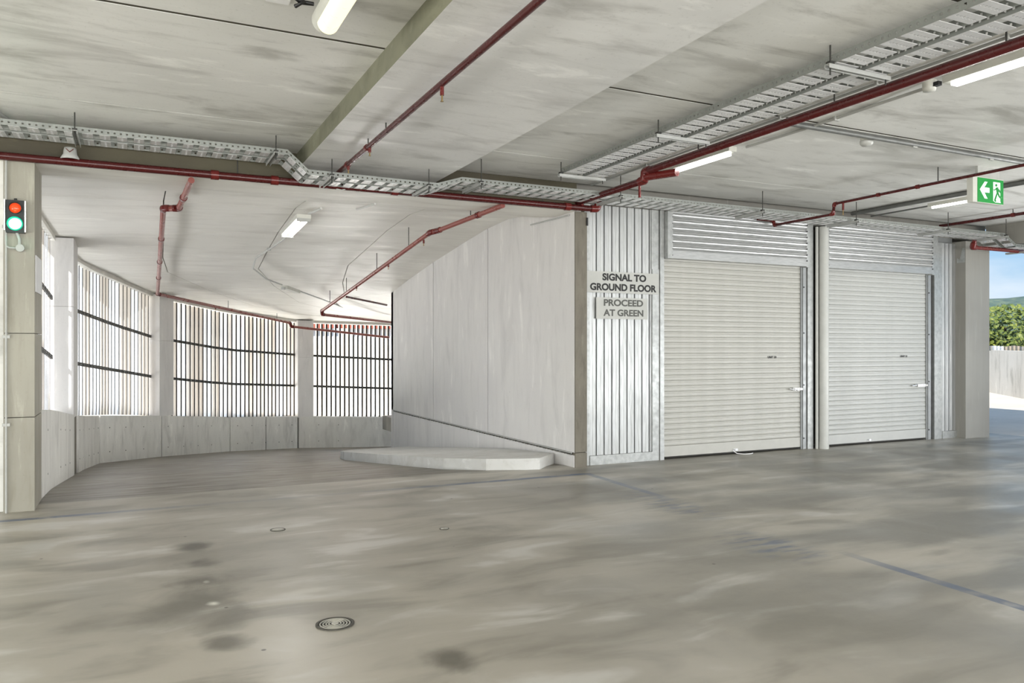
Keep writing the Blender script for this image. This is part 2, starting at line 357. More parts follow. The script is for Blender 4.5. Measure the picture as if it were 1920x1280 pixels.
# ------------------------------------------------------------------ ceiling: slab panels with open joints, wide band beam
CE = st(MB().box(-9, 13.3, -10, 8.45, 3.80, 4.0).build('ceiling', 'gap_dark'))
js = [8.45, 7.42, 5.22, 3.02, 0.82, -1.38, -3.58, -5.78, -7.98, -10.0]
for (xa_, xb_) in ((-9, 1.555), (3.09, 13.3)):
    for a, b in zip(js[:-1], js[1:]):
        g0 = .006 if a == 7.42 else .019; g1 = .006 if b == 7.42 else .019
        MB().box(xa_, xb_, b + g1, a - g0, 3.55, 3.80).build('panel', 'slab', CE)
m = MB()
for b in js[1:-1]:
    g = .0058 if b == 7.42 else .0188
    m.box(-9, 1.555, b - g, b + g, 3.5535, 3.79).box(3.09, 13.3, b - g, b + g, 3.5535, 3.79)
m.build('joint_seal', 'joint', CE)
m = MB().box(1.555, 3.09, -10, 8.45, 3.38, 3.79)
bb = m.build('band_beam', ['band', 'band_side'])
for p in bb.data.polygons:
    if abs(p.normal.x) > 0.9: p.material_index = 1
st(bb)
# upper floors of the building (keep the sky off the deck and shade the apron)
st(MB().box(-9, 13.6, -10, 8.45, 4.0, 6.0).box(5.0, 13.6, 8.45, 17, 3.6, 6.0).build('upper_slab', 'grey_column'))
# transverse beam over the ramp mouth
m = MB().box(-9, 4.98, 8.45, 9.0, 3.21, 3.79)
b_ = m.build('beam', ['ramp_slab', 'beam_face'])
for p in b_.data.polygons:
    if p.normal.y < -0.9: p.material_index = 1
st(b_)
st(MB().box(4.98, 13.3, 8.66, 9.0, 3.34, 3.79).build('beam_over_doors', 'grey_column'))
st(MB().box(12.98, 13.5, -10, 8.44, 3.20, 3.549).build('edge_beam', 'grey_column'))

# ramp ceiling: form panels on a spiral, backing slab above
RC = MB()
def cpt(i, t, dz=0):
    ox, oy = off_out(i, 0.40); a = (ox, oy, OUT[i][4]); b = (INN[i][0] + .05, INN[i][1], INN[i][3])
    x, y, z = lerp(a, b, t); return (x, y, z + dz)
for i in range(len(OUT) - 1):
    b4 = [cpt(i, 0, .14), cpt(i, 1, .14), cpt(i + 1, 1, .14), cpt(i + 1, 0, .14)]
    RC.hexa(b4, [(x, y, z + .25) for x, y, z in b4])
RC = st(RC.build('ramp_ceiling', 'gap_dark'))
for i in range(len(OUT) - 1):
    kk = 4
    for k in range(kk):
        t0 = k / kk + .0011; t1 = (k + 1) / kk - .0011
        q0 = [lerp(cpt(i, t), cpt(i + 1, t), u) for t, u in ((t0, .003), (t1, .003), (t1, .997), (t0, .997))]
        MB().hexa(q0, [(x, y, z + .15) for x, y, z in q0]).build('panel', 'ramp_slab', RC)
st(MB().hexa([(-1.1, 9.0, 3.21), (5.0, 9.0, 3.21), (5.0, 9.6, 3.30), (-1.1, 9.6, 3.245)],
             [(-1.1, 9.0, 3.7), (5.0, 9.0, 3.7), (5.0, 9.6, 3.7), (-1.1, 9.6, 3.7)]).build('beam_haunch', 'ramp_slab'))

# ------------------------------------------------------------------ inner ramp wall: panels over a recessed joint and plinth
IW = st(MB().box(5.02, 5.14, 8.53, 16.25, -0.7, 3.3).build('wall_ramp_inner', 'gap_dark'))
def topz(y):
    pts = [(8.0, 3.22), (9.0, 3.22), (9.6, 3.32), (10.4, 3.42), (11.2, 3.38), (12.2, 3.27), (13.6, 3.10), (15.0, 2.90), (16.3, 2.69)]
    for (a, za), (b, zb) in zip(pts[:-1], pts[1:]):
        if a <= y <= b: return za + (zb - za) * (y - a) / (b - a)
    return 2.69
def wall_panel(y0, y1, z0, x=4.98, th=.1):
    ys = [y0] + [v for v in (9.0, 9.6, 10.4, 11.2, 12.2, 13.6, 15.0) if y0 + .02 < v < y1 - .02] + [y1]
    prof = [(y, topz(y) + .05) for y in ys]
    poly = [(y0, z0)] + prof + [(y1, z0)]
    return MB().extr(poly, 'x', x, x + th, closed=True).build('panel', 'ramp_wall', IW)
wall_panel(8.51, 11.16, .185); wall_panel(11.185, 13.63, .185); wall_panel(13.655, 16.10, .185); wall_panel(16.12, 16.25, .185)
MB().box(4.975, 5.1, 8.51, 16.10, -1.2, .15).build('plinth', 'ramp_wall', IW)
MB().box(4.975, 5.1, 16.12, 16.25, -1.2, .15).build('plinth', 'ramp_wall', IW)
m = MB(); 
for k in range(70):
    y = 8.6 + 7.4 * (k / 70) ** 1.25 + random.uniform(-.03, .03); r = random.uniform(.004, .013)
    m.box(4.965, 4.985, y - r * 1.6, y + r * 1.6, .15, .15 + r * random.uniform(.8, 2))
o = m.build('mortar_crumbs', 'concrete_rubble', IW); o['kind'] = 'stuff'
MB().tube([(4.966, 8.55, .178), (4.966, 16.1, .178)], .009, 6).build('joint_rod', 'conduit_grey', IW)
# end of that wall seen from the deck
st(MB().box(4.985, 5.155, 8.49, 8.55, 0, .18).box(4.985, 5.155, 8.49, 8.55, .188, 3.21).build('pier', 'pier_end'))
# curved continuation of the inner wall
m = MB(); pc = [(4.98, 16.25), (5.35, 16.95), (6.7, 17.35), (9.8, 17.35)]
for a, b in zip(pc[:-1], pc[1:]):
    m.hexa([(a[0], a[1], -1.9), (a[0], a[1] - .15, -1.9), (b[0], b[1] - .15, -1.9), (b[0], b[1], -1.9)],
           [(a[0], a[1], 2.9), (a[0], a[1] - .15, 2.9), (b[0], b[1] - .15, 2.9), (b[0], b[1], 2.9)])
st(m.build('wall_ramp_inner_bend', 'ramp_wall'))
# kerb island beside it
kp = [(4.33, 8.60), (3.90, 8.80), (3.55, 9.35), (3.32, 10.2), (3.18, 11.5), (3.16, 12.9), (3.25, 13.6), (3.6, 14.2), (4.96, 15.0), (4.96, 12.0), (4.96, 9.0), (4.52, 8.56)]
def fz(x, y):
    t = max(0, min(1, (x + .84) / 5.82)); 
    def zi(tab, yy):
        for a, b in zip(tab[:-1], tab[1:]):
            if a[1] <= yy <= b[1]: return a[2] + (b[2] - a[2]) * (yy - a[1]) / (b[1] - a[1])
        return 0 if yy < 9 else tab[6][2]
    return zi(OUT, y) * (1 - t) + zi(INN, y) * t
n = len(kp)
m = MB(); cx_ = (4.4, 11.0)
bot = [(x, y, fz(x, y) - .12) for x, y in kp]; top = [(x, y, fz(x, y) + .14) for x, y in kp]
m.add(bot + top, [(i, (i + 1) % n, n + (i + 1) % n, n + i) for i in range(n)])
# fan-filled top in strips (left edge / right edge)
L = kp[:9]; R = [(4.52, 8.56), (4.96, 9.0), (4.96, 9.6), (4.96, 10.3), (4.96, 11.4), (4.96, 12.6), (4.96, 13.4), (4.96, 14.0), (4.96, 15.0)]
for i in range(8):
    q4 = [L[i], R[i], R[i + 1], L[i + 1]]; m.add([(x, y, fz(x, y) + .14) for x, y in q4], [(0, 1, 2, 3)])
st(m.build('kerb', 'kerb_stone'))

# ------------------------------------------------------------------ outer ramp wall: low parapet panels
OW = obj('wall_ramp_outer', MB().mesh('wall_ramp_outer', 'parapet')); st(OW)
def outp(s_):   # s_ = fractional index on the outer table -> x,y,floor,sill,ceil
    i = min(len(OUT) - 2, int(s_)); return lerp(OUT[i], OUT[i + 1], s_ - i)
def nrm(s_):
    a = outp(max(0, s_ - .25)); b = outp(min(len(OUT) - 1.001, s_ + .25)); t = Vector((b[0] - a[0], b[1] - a[1])).normalized()
    return Vector((-t.y, t.x)), t
def par(s0, s1, gap=.012):
    N_ = 5; vs = []; pts = []
    for k in range(N_ + 1):
        s_ = s0 + (s1 - s0) * k / N_
        p = outp(s_); n2, t2 = nrm(s_)
        sh = (gap if k == 0 else (-gap if k == N_ else 0))
        pts.append((p[0] + t2.x * sh, p[1] + t2.y * sh, p[2], p[3], n2))
    m = MB()
    for a, b in zip(pts[:-1], pts[1:]):
        ao = (a[0] + a[4].x * .33, a[1] + a[4].y * .33); bo = (b[0] + b[4].x * .33, b[1] + b[4].y * .33)
        m.hexa([(a[0], a[1], a[2] - .3), (b[0], b[1], b[2] - .3), (*bo, b[2] - .3), (*ao, a[2] - .3)],
               [(a[0], a[1], a[3]), (b[0], b[1], b[3]), (*bo, b[3]), (*ao, a[3])])
        # tie holes
    o = m.build('panel', 'parapet', OW)
    return o
splits = [.15, 1.98, 2.38, 4.0, 5.02, 6.0, 6.5, 7.0, 8.0, 9.0]
for a, b in zip(splits[:-1], splits[1:]): 
    if a != 1.98: par(a, b, .022 if a in (5.02, 7.0) or b in (5.02, 7.0) else .006)
m = MB()
for s_ in [0.75, 0.95, 1.15, 1.35, 1.55, 1.75, 2.5, 2.9, 3.3, 3.6, 3.9, 4.15, 4.4, 4.7, 5.1, 5.3, 5.5, 5.7, 6.1, 6.3, 6.5, 6.7, 6.9, 7.2, 7.4]:
    p = outp(s_); n2, t2 = nrm(s_)
    for zz in (p[3] - .22, p[2] + .2):
        c0 = Vector((p[0], p[1], zz)); nn = Vector((n2.x, n2.y, 0))
        m.cyl(c0 - nn * .002, c0 + nn * .01, .011, 8)
m.build('tie_holes', 'seal_dark', OW)
m = MB()   # dark core seen in the open joints
for a, b in zip([.3, 1.0, 2.0, 3.0, 4.0, 5.0, 6.0, 7.0, 8.0], [1.0, 2.0, 3.0, 4.0, 5.0, 6.0, 7.0, 8.0, 9.0]):
    p, r_ = outp(a), outp(b); na, _ = nrm(a); nb, _ = nrm(b)
    m.hexa([(p[0] + na.x * .06, p[1] + na.y * .06, p[2] - .3), (r_[0] + nb.x * .06, r_[1] + nb.y * .06, r_[2] - .3), (r_[0] + nb.x * .15, r_[1] + nb.y * .15, r_[2] - .3), (p[0] + na.x * .15, p[1] + na.y * .15, p[2] - .3)],
           [(p[0] + na.x * .06, p[1] + na.y * .06, p[3] - .02), (r_[0] + nb.x * .06, r_[1] + nb.y * .06, r_[3] - .02), (r_[0] + nb.x * .15, r_[1] + nb.y * .15, r_[3] - .02), (p[0] + na.x * .15, p[1] + na.y * .15, p[3] - .02)])
m.build('joint_core', 'seal_dark', OW)

# blade columns
def blade(s_, w, dep, zb, zt, name='column', mat='ramp_wall', inset=.015):
    p = outp(s_); n2, t2 = nrm(s_)
    a = Vector((p[0], p[1])) + n2 * inset; c4 = [a - t2 * w / 2, a + t2 * w / 2, a + t2 * w / 2 + n2 * dep, a - t2 * w / 2 + n2 * dep]
    m = MB(); zs = [zb, zb + (zt - zb) * .62, zt]
    for u, w_ in zip(zs[:-1], zs[1:]): m.hexa([(v.x, v.y, u + .002) for v in c4], [(v.x, v.y, w_ - .002) for v in c4])
    return st(m.build(name, mat))
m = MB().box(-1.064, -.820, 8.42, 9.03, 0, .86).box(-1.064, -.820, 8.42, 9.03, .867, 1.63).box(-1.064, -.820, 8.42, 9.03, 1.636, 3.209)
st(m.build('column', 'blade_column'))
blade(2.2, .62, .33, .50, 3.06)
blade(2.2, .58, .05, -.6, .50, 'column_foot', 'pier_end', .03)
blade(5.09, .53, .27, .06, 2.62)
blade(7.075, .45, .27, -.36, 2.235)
st(MB().box(12.42, 13.04, 8.42, 8.95, 0, 3.27).build('column', 'grey_column'))
# unseen back column row so the slab is carried
for x in (-1.0, 6.0, 12.8): st(MB().box(x - .25, x + .25, -9.9, -9.3, 0, 3.55).build('column', 'grey_column'))

# each screen runs on a path flatter than the parapet, along the outer edge of the blade columns
BAYS = [(.22, 1.97, .29), (2.44, 5.0, .22), (5.18, 7.02, .22), (7.15, 8.75, .22)]
def bay(b, s_, d=0.0):
    s0, s1, of = BAYS[b]; f = lambda u: Vector(outp(u)[:2]) + nrm(u)[0] * of
    t = (s_ - s0) / (s1 - s0); ch = f(s0).lerp(f(s1), t); k = .75 if b == 1 else .45
    p = f(s_).lerp(ch, k); e = .02; n2 = None
    t2 = ((f(min(s1, s_ + .2)) - f(max(s0, s_ - .2))).normalized() * (1 - k) + (f(s1) - f(s0)).normalized() * k).normalized()
    n2 = Vector((-t2.y, t2.x)); return p + n2 * d, n2, t2
# head band over the screens
m = MB()
for b, (s0, s1, of) in enumerate(BAYS):
    for k in range(6):
        ua, ub = s0 - .15 + (s1 - s0 + .3) * k / 6, s0 - .15 + (s1 - s0 + .3) * (k + 1) / 6
        (pa, na, _), (pb, nb, _) = bay(b, ua, -.05), bay(b, ub, -.05); qa, qb = pa + na * .26, pb + nb * .26
        za, zb = outp(max(0, ua))[4], outp(min(8.99, ub))[4]
        m.hexa([(*pa, za - .06), (*pb, zb - .06), (*qb, zb - .06), (*qa, za - .06)], [(*pa, za + .03), (*pb, zb + .03), (*qb, zb + .03), (*qa, za + .03)])
st(m.build('trim_1', 'ramp_slab'))

# ------------------------------------------------------------------ slat screens
def screen(s0, s1, cnt, label, pat, B=0):
    a = outp(s0)
    T = thing('slat_screen', label, 'screen', (a[0], a[1], a[3]), 'slat screens around the ramp')
    o3 = T.location
    for k in range(cnt):
        s_ = s0 + (s1 - s0) * (k + .5) / cnt; p = outp(s_); c0, n2, t2 = bay(B, s_, 0); th = .022; dp = .13 if s0 < 5 else .10
        c4 = [c0 - t2 * th, c0 + t2 * th, c0 + t2 * th + n2 * dp, c0 - t2 * th + n2 * dp]
        m = MB(); m.hexa([(v.x - o3.x, v.y - o3.y, p[3] - o3.z + .002) for v in c4], [(v.x - o3.x, v.y - o3.y, p[4] - .07 - o3.z) for v in c4])
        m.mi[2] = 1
        m.build('slat', ['slat_white' if pat[k % len(pat)] == 'w' else 'slat_beige', 'slat_edge_shade'], T)
    for hz in (.79, 1.62):
        m = MB(); n_s = 6
        for k in range(n_s):
            ua, ub = s0 + (s1 - s0) * k / n_s, s0 + (s1 - s0) * (k + 1) / n_s
            (xa2, na, _), (xb2, nb, _) = bay(B, ua), bay(B, ub); pa, pb = (*xa2, 0, outp(ua)[3]), (*xb2, 0, outp(ub)[3])
            f = lambda p, n2, d, z: (p[0] + n2.x * d - o3.x, p[1] + n2.y * d - o3.y, p[3] + z - o3.z)
            m.hexa([f(pa, na, -.026, hz), f(pb, nb, -.026, hz), f(pb, nb, -.002, hz), f(pa, na, -.002, hz)],
                   [f(pa, na, -.026, hz + .055), f(pb, nb, -.026, hz + .055), f(pb, nb, -.002, hz + .055), f(pa, na, -.002, hz + .055)])
        r = m.build('rail', 'rail_dark', T)
        m = MB(); 
        for k in range(cnt):
            s_ = s0 + (s1 - s0) * (k + .5) / cnt; p = outp(s_); pc_, n2, t2 = bay(B, s_, -.026)
            c0 = Vector((pc_.x - o3.x, pc_.y - o3.y, p[3] + hz + .027 - o3.z)); nn = Vector((n2.x, n2.y, 0))
            m.cyl(c0 - nn * .004, c0, .008, 6)
        q_ = m.build('screws', 'conduit_grey', r); q_['kind'] = 'stuff'
screen(.22, 1.97, 21, 'nearest vertical slat screen seen edge-on beside the traffic light column', 'wwbwbb', 0)
screen(2.44, 5.0, 25, 'white and beige vertical slat screen left of the red pipe drop, between two columns', 'bwbbwwbbwwwbbbwwwbbbwwbbb', 1)
screen(5.18, 7.02, 32, 'wide vertical slat screen in the middle bay of the ramp bend', 'bbbwwbbbbwwbbwwbwwwbbwbbwbbww', 2)
screen(7.15, 8.75, 36, 'farthest slat screen showing red roofs through it beside the panelled wall', 'wbbbwwbbbwwwbwwbbbwbbwbbbw', 3)

# ------------------------------------------------------------------ facade of the storage units
FY = 8.60
def corr(x0, x1, z0, z1, y, pitch=.118, dep=.034):
    prof = [(x0, y)]; x = x0
    while x + pitch <= x1 + 1e-6:
        prof += [(x + pitch * .40, y), (x + pitch * .43, y + .004), (x + pitch * .47, y), (x + pitch * .80, y - .002), (x + pitch * .84, y + dep), (x + pitch * .95, y + dep), (x + pitch * .98, y)]
        x += pitch
    prof.append((x1, y)); m = MB().extr(prof, 'z', z0, z1); return m
P1 = st(MB().box(5.165, 6.335, 8.66, 8.70, 0, 3.34).build('wall_cladding', 'guide'))
corr(5.255, 6.225, .12, 3.34, 8.60).build('corrugated_sheet', 'corrugated', P1)
MB().box(5.165, 5.25, 8.585, 8.66, 0.0, 3.34).build('flashing', 'galvanised', P1)
MB().box(6.225, 6.335, 8.580, 8.66, 0.0, 2.55).build('flashing', 'galvanised', P1)
MB().box(6.215, 6.33, 8.586, 8.66, 2.551, 3.34).build('flashing', 'galvanised', P1)
MB().box(5.251, 6.224, 8.572, 8.66, 0.0, .118).build('base_flashing', 'galvanised', P1)
st(MB().box(6.34, 6.405, 8.565, 8.70, 0, 3.34).build('post', 'galvanised'))
P2 = st(MB().box(11.94, 12.42, 8.66, 8.70, 0, 3.34).build('wall_cladding', 'guide'))
corr(12.06, 12.42, .12, 3.24, 8.60, .10).build('corrugated_sheet', 'corrugated', P2)
MB().box(11.94, 12.06, 8.585, 8.66, 0, 3.24).build('flashing', 'galvanised', P2)
MB().box(12.061, 12.42, 8.572, 8.66, 0.0, .118).build('base_flashing', 'galvanised', P2)
st(MB().box(11.845, 11.935, 8.565, 8.70, 0, 3.34).build('post', 'galvanised'))
st(MB().box(9.02, 9.13, 8.565, 8.70, 0, 3.34).build('post', 'galvanised'))
# storage rooms behind (unseen, keep the daylight out)
st(MB().box(5.16, 13.4, 8.9, 8.95, 0, 3.6).build('wall_back', 'grey_column'))

def text_mesh(s, size, ext=0.001, off=0.0):
    cu = bpy.data.curves.new('t', 'FONT'); cu.body = s; cu.size = size; cu.extrude = ext; cu.align_x = 'CENTER'; cu.align_y = 'CENTER'; cu.offset = off; cu.space_line = 1.0
    o = bpy.data.objects.new('t', cu); COL.objects.link(o); dg = bpy.context.evaluated_depsgraph_get()
    me = bpy.data.meshes.new_from_object(o.evaluated_get(dg)); bpy.data.objects.remove(o); bpy.data.curves.remove(cu); return me
def text(name, s, size, cx, z, y, width, mat, parent, height=None, off=0.0):
    me = text_mesh(s, size, off=off); xs = [v.co.x for v in me.vertices]; ys = [v.co.y for v in me.vertices]
    w = max(xs) - min(xs); h = max(ys) - min(ys); mx_ = (max(xs) + min(xs)) / 2; my = (max(ys) + min(ys)) / 2
    sx = width / w; sy = height / h if height else sx; p = parent.location if parent else Vector((0, 0, 0))
    for v in me.vertices:
        a, b, c_ = v.co; v.co = ((a - mx_) * sx + cx - p.x, y - c_ - p.y, (b - my) * sy + z - p.z)
    me.materials.clear(); me.materials.append(MATS[mat]); me.name = name
    return obj(name, me, parent)

def roller_door(name, x0, x1, mat, num, xn, xl, twisted):
    D = st(MB().box(x0, x1, 8.665, 8.68, .02, 2.72).build(name, 'guide'))
    pitch = .0735; z = .175; prof = [(8.634, 0), (8.625, .003), (8.621, .012), (8.620, .030), (8.622, .045), (8.626, .049), (8.622, .053), (8.622, .064), (8.626, .069), (8.634, .0715), (8.634, pitch)]
    me = MB().extr(prof, 'x', x0 + .004, x1 - .004).mesh('slat', mat)
    while z < 2.72:
        o = obj('slat', me, D); o.location = (0, 0, z); z += pitch
    MB().box(x0 + .004, x1 - .004, 8.615, 8.65, .032, .174).build('bottom_rail', mat, D)
    MB().box(x0 + .01, x1 - .01, 8.62, 8.645, .012, .032).build('rubber_seal', 'seal_dark', D)
    # ribbed housing over the curtain
    hz0, hz1 = 2.70, 3.325
    pr = [(8.50, hz0), (8.50, hz0 + .105)]
    zz = hz0 + .105; k = 0
    while zz + .085 < hz1 + .001:
        pr += [(8.512, zz + .006), (8.520, zz + .012), (8.512, zz + .02), (8.500, zz + .030), (8.496, zz + .045), (8.500, zz + .058), (8.510, zz + .068), (8.504, zz + .078)]
        zz += .0865
    pr += [(8.50, hz1), (8.66, hz1), (8.66, hz0)]
    H_ = MB().extr(pr, 'x', x0 + .085, x1 + .012, closed=True).build('housing', 'housing', D)
    MB().box(x0 + .0, x0 + .084, 8.492, 8.66, hz0 - .004, hz1).build('housing_end_plate', 'galvanised', H_)
    MB().box(x1 + .013, x1 + .075, 8.51, 8.66, hz0 - .012, hz1).build('housing_end_plate', 'galvanised', H_)
    m = MB()
    for k in range(7):
        m.cyl((x0 + .078, 8.492, hz0 + .04 + k * .085), (x0 + .078, 8.488, hz0 + .04 + k * .085), .005, 6)
        m.cyl((x1 + .006, 8.497, hz0 + .08 + k * .0865), (x1 + .006, 8.490, hz0 + .08 + k * .0865), .010, 6)
    m.build('rivets', 'black_plastic', H_)
    g = MB().box(x1 - .004, x1 + .02, 8.60, 8.66, .0, 2.70).box(x1 + .02, x1 + .085, 8.585, 8.66, 0, 2.70).build('guide_rail', 'guide', D)
    m = MB()
    for z_ in (.16, .95, 1.72, 2.4): m.cyl((x1 + .035, 8.585, z_), (x1 + .035, 8.580, z_), .012, 8)
    m.build('screws', 'black_plastic', g)
    g = MB().box(x0 - .0, x0 + .012, 8.60, 8.66, .0, 2.70).build('guide_rail', 'guide', D)
    text('unit_number', num, .06, xn, 1.366, 8.614, .165, 'black_print', D, .032, off=.001)
    # lock
    Lk = MB().box(xl - .085, x1 - .015, 8.600, 8.616, .868, .912).build('lock_plate', 'paper', D)
    m = MB().cyl((xl - .06, 8.60, .89), (xl - .06, 8.575, .89), .017, 12).cyl((x1 - .06, 8.60, .89), (x1 - .06, 8.592, .89), .008, 8)
    m.box(x1 - .025, x1 + .03, 8.59, 8.598, .878, .902)
    if twisted: m.tube([(xl - .17, 8.59, .90), (xl - .10, 8.58, .885), (xl - .06, 8.57, .89), (xl - .01, 8.575, .868)], .010, 6)
    else: m.tube([(xl - .19, 8.59, .888), (xl - .11, 8.585, .888)], .012, 6).lathe([(.026, 0), (.026, -.008), (.018, -.010)], (xl - .075, 8.60, .89), 14, axis='y')
    m.build('handle', 'chrome', Lk)
    xm = (x0 + x1) / 2 + (.02 if num.endswith('0') else -.12)
    m = MB().box(xm - .05, xm + .03, 8.605, 8.615, .045, .075).cyl((xm - .02, 8.605, .06), (xm - .02, 8.59, .06), .012, 8)
    m.build('bottom_latch', 'chrome', D)
    return D
roller_door('door_1', 6.41, 8.925, 'door_white', 'UNIT 20', 8.365, 8.85, True)
roller_door('door_2', 9.30, 11.70, 'door_grey', 'UNIT 21', 11.17, 11.53, False)
# white strap hanging from the first door onto the floor
tag(MB().tube([(7.62, 8.60, .05), (7.66, 8.56, .012), (7.75, 8.50, .006), (7.86, 8.50, .006), (7.93, 8.54, .006)], .006, 6).build('pull_strap', 'paper'),
    'short white pull strap lying on the floor under the first roller door', 'strap')

# downpipe and conduit between the doors
T = thing('downpipe', 'thick white round downpipe standing between the two roller doors', 'pipe', (9.262, 8.49, 0))
MB().cyl((0, 0, 0.0), (0, 0, 3.3), .070, 24).build('pipe', 'white_pvc', T)
MB().cyl((0, 0, 0.0), (0, 0, .10), .074, 24).build('collar', 'white_pvc', T)
T = thing('conduit', 'slim white conduit rising beside the thick downpipe', 'pipe', (9.165, 8.53, 0))
MB().cyl((0, 0, 0.0), (0, 0, 3.3), .022, 14).build('pipe', 'white_pvc', T)

# ------------------------------------------------------------------ signs on the cladding
T = thing('sign', 'upper grey sign reading SIGNAL TO GROUND FLOOR on corrugated cladding', 'sign', (5.74, 8.575, 2.34), 'black on grey signs')
o = MB().hexa([(-.575, -.012, -.13), (.575, -.012, -.13), (.575, -.002, -.13), (-.575, -.002, -.13)], [(-.575, -.012, .145), (.575, -.012, .145), (.575, -.002, .145), (-.575, -.002, .145)]).build('plate', 'sign_plate', T)
text('lettering', 'SIGNAL TO', .12, 5.77, 2.415, 8.562, .68, 'black_print', T, .094, off=.005)
text('lettering', 'GROUND FLOOR', .12, 5.76, 2.285, 8.562, 1.03, 'black_print', T, .094, off=.005)
T = thing('sign', 'lower smaller grey sign reading PROCEED AT GREEN', 'sign', (5.735, 8.575, 2.01), 'black on grey signs')
MB().box(-.398, .398, -.012, -.002, -.135, .14).build('plate', 'sign_plate', T)
text('lettering', 'PROCEED', .12, 5.755, 2.085, 8.562, .61, 'grey_print', T, .088, off=.004)
text('lettering', 'AT GREEN', .12, 5.755, 1.955, 8.562, .62, 'grey_print', T, .088, off=.004)

# ------------------------------------------------------------------ pipes
def pipe(name, label, cat, pts, r, mat, rad=0.0, couplings=(), fit='red_fitting', elbows=True, group=None):
    T = thing(name, label, cat, pts[0], group)
    P = rel(T, pts); MB().tube(P, r, 14).build('pipe', mat, T)
    if elbows:
        for p in P[1:-1]:
            m = MB(); i = P.index(p); a = (Vector(P[i - 1]) - Vector(p)).normalized(); b = (Vector(P[i + 1]) - Vector(p)).normalized()
            if a.angle(b) > 2.95: continue
            v = Vector(p); m.tube([v + a * r * 2.1, v + a * .3 * r, v + b * .3 * r, v + b * r * 2.1], r * 1.28, 14); m.build('elbow', fit, T)
    for (seg, t) in couplings:
        a, b = Vector(P[seg]), Vector(P[seg + 1]); c0 = a.lerp(b, t); d = (b - a).normalized()
        MB().cyl(c0 - d * r * 1.0, c0 + d * r * 1.0, r * 1.3, 14).build('coupling', fit, T)
    return T
def clip(T, p, zc, r, w=.012):
    """pear clip with a drop rod up to the ceiling"""
    p = Vector(p) - T.location; z = zc - T.location.z
    m = MB().cyl((p.x, p.y, p.z + r), (p.x, p.y, z), .006, 8); m.build('clip_rod', 'rod', T)
def head(T, p, down=.07):
    p = Vector(p) - T.location
    MB().cyl(p, p + Vector((0, 0, -down * .6)), .014, 10).build('drop_fitting', 'red_fitting', T)
    MB().cyl(p + Vector((0, 0, -down * .6)), p + Vector((0, 0, -down)), .006, 8).cyl(p + Vector((0, 0, -down)), p + Vector((0, 0, -down - .003)), .012, 10).build('sprinkler_head', 'brass', T)
ym, zm = 8.355, 3.232
T = pipe('sprinkler_main', 'thick dark red main pipe running under the beam across the ramp mouth', 'pipe',
         [(-3.2, ym, zm - .004), (5.08, ym, zm), (5.20, ym - .02, zm), (5.24, ym - .02, zm + .10)], .037, 'red_pipe', couplings=[(0, .545), (0, .70), (0, .965), (0, .475)])
for x in (.95, 1.75, 4.45): clip(T, (x, ym, zm), 3.4, .037)
p = Vector((5.0, ym, zm)) - T.location
MB().cyl(p, p + Vector((0, 0, .14)), .024, 12).build('stub', 'red_fitting', T)
MB().tube([p + Vector((-3.05, -.01, -.035)), p + Vector((-3.0, -.04, -.05)), p + Vector((-2.95, -.01, -.03))], .005, 6).build('tie', 'white_pvc', T)

T = pipe('sprinkler_pipe', 'dark red sprinkler pipe under the wide band beam near the photo centre', 'pipe',
         [(1.9, -6, 3.305), (1.9, 8.30, 3.305)], .024, 'red_pipe', couplings=[(0, .905), (0, .955)])
head(T, (1.9, 5.03, 3.285), .10); head(T, (1.9, 6.85, 3.285)); head(T, (1.9, 7.62, 3.285)); 
for y in (3.0, 6.35, 6.9): clip(T, (1.9, y, 3.305), 3.38, .024)
T = pipe('sprinkler_pipe', 'thick dark red pipe beside the two bright tube lights at upper right', 'pipe',
         [(4.97, -6, 3.40), (4.97, 6.98, 3.40), (4.97, 7.0, 3.31), (4.99, 8.45, 3.31)], .037, 'red_pipe', couplings=[(1, .5)])
MB().tube(rel(T, [(4.97, 6.98, 3.34), (5.10, 6.60, 3.33)]), .043, 14).build('tee', 'red_fitting', T)
for y in (4.45, 6.1, 3.1): clip(T, (4.97, y, 3.40), 3.55, .037)
m = MB().cyl(Vector((4.98, 7.1, 3.30)) - T.location, Vector((4.98, 7.1, 3.14)) - T.location, .014, 10); m.build('drop', 'red_fitting', T)
T = pipe('sprinkler_pipe', 'thin dark red pipe running in front of the exit sign and dropping below the tray', 'pipe',
         [(8.22, -6, 3.375), (8.22, 7.36, 3.375), (8.22, 7.38, 3.245), (8.22, 8.42, 3.245), (8.22, 8.44, 3.31), (7.95, 8.47, 3.32)], .019, 'red_pipe', couplings=[(0, .95), (0, .91)])
for y in (5.9, 4.2): clip(T, (8.22, y, 3.375), 3.55, .019)
head(T, (8.22, 7.22, 3.36), .15)
T = pipe('sprinkler_pipe', 'dark pipe high at the right edge under the blue-grey edge beam', 'pipe',
         [(11.6, -5, 3.47), (11.75, 8.40, 3.47)], .024, 'red_pipe', couplings=[(0, .912), (0, .83)])
head(T, (11.68, 6.75, 3.45), .12)
for y in (5.6, 7.2): clip(T, (11.7, y, 3.47), 3.55, .024)
T = pipe('sprinkler_pipe', 'red pipe with bright elbow in front of the far right column head', 'pipe',
         [(12.10, 8.05, 3.22), (12.12, 8.10, 3.115), (16.5, 8.10, 3.115)], .035, 'red_fitting')
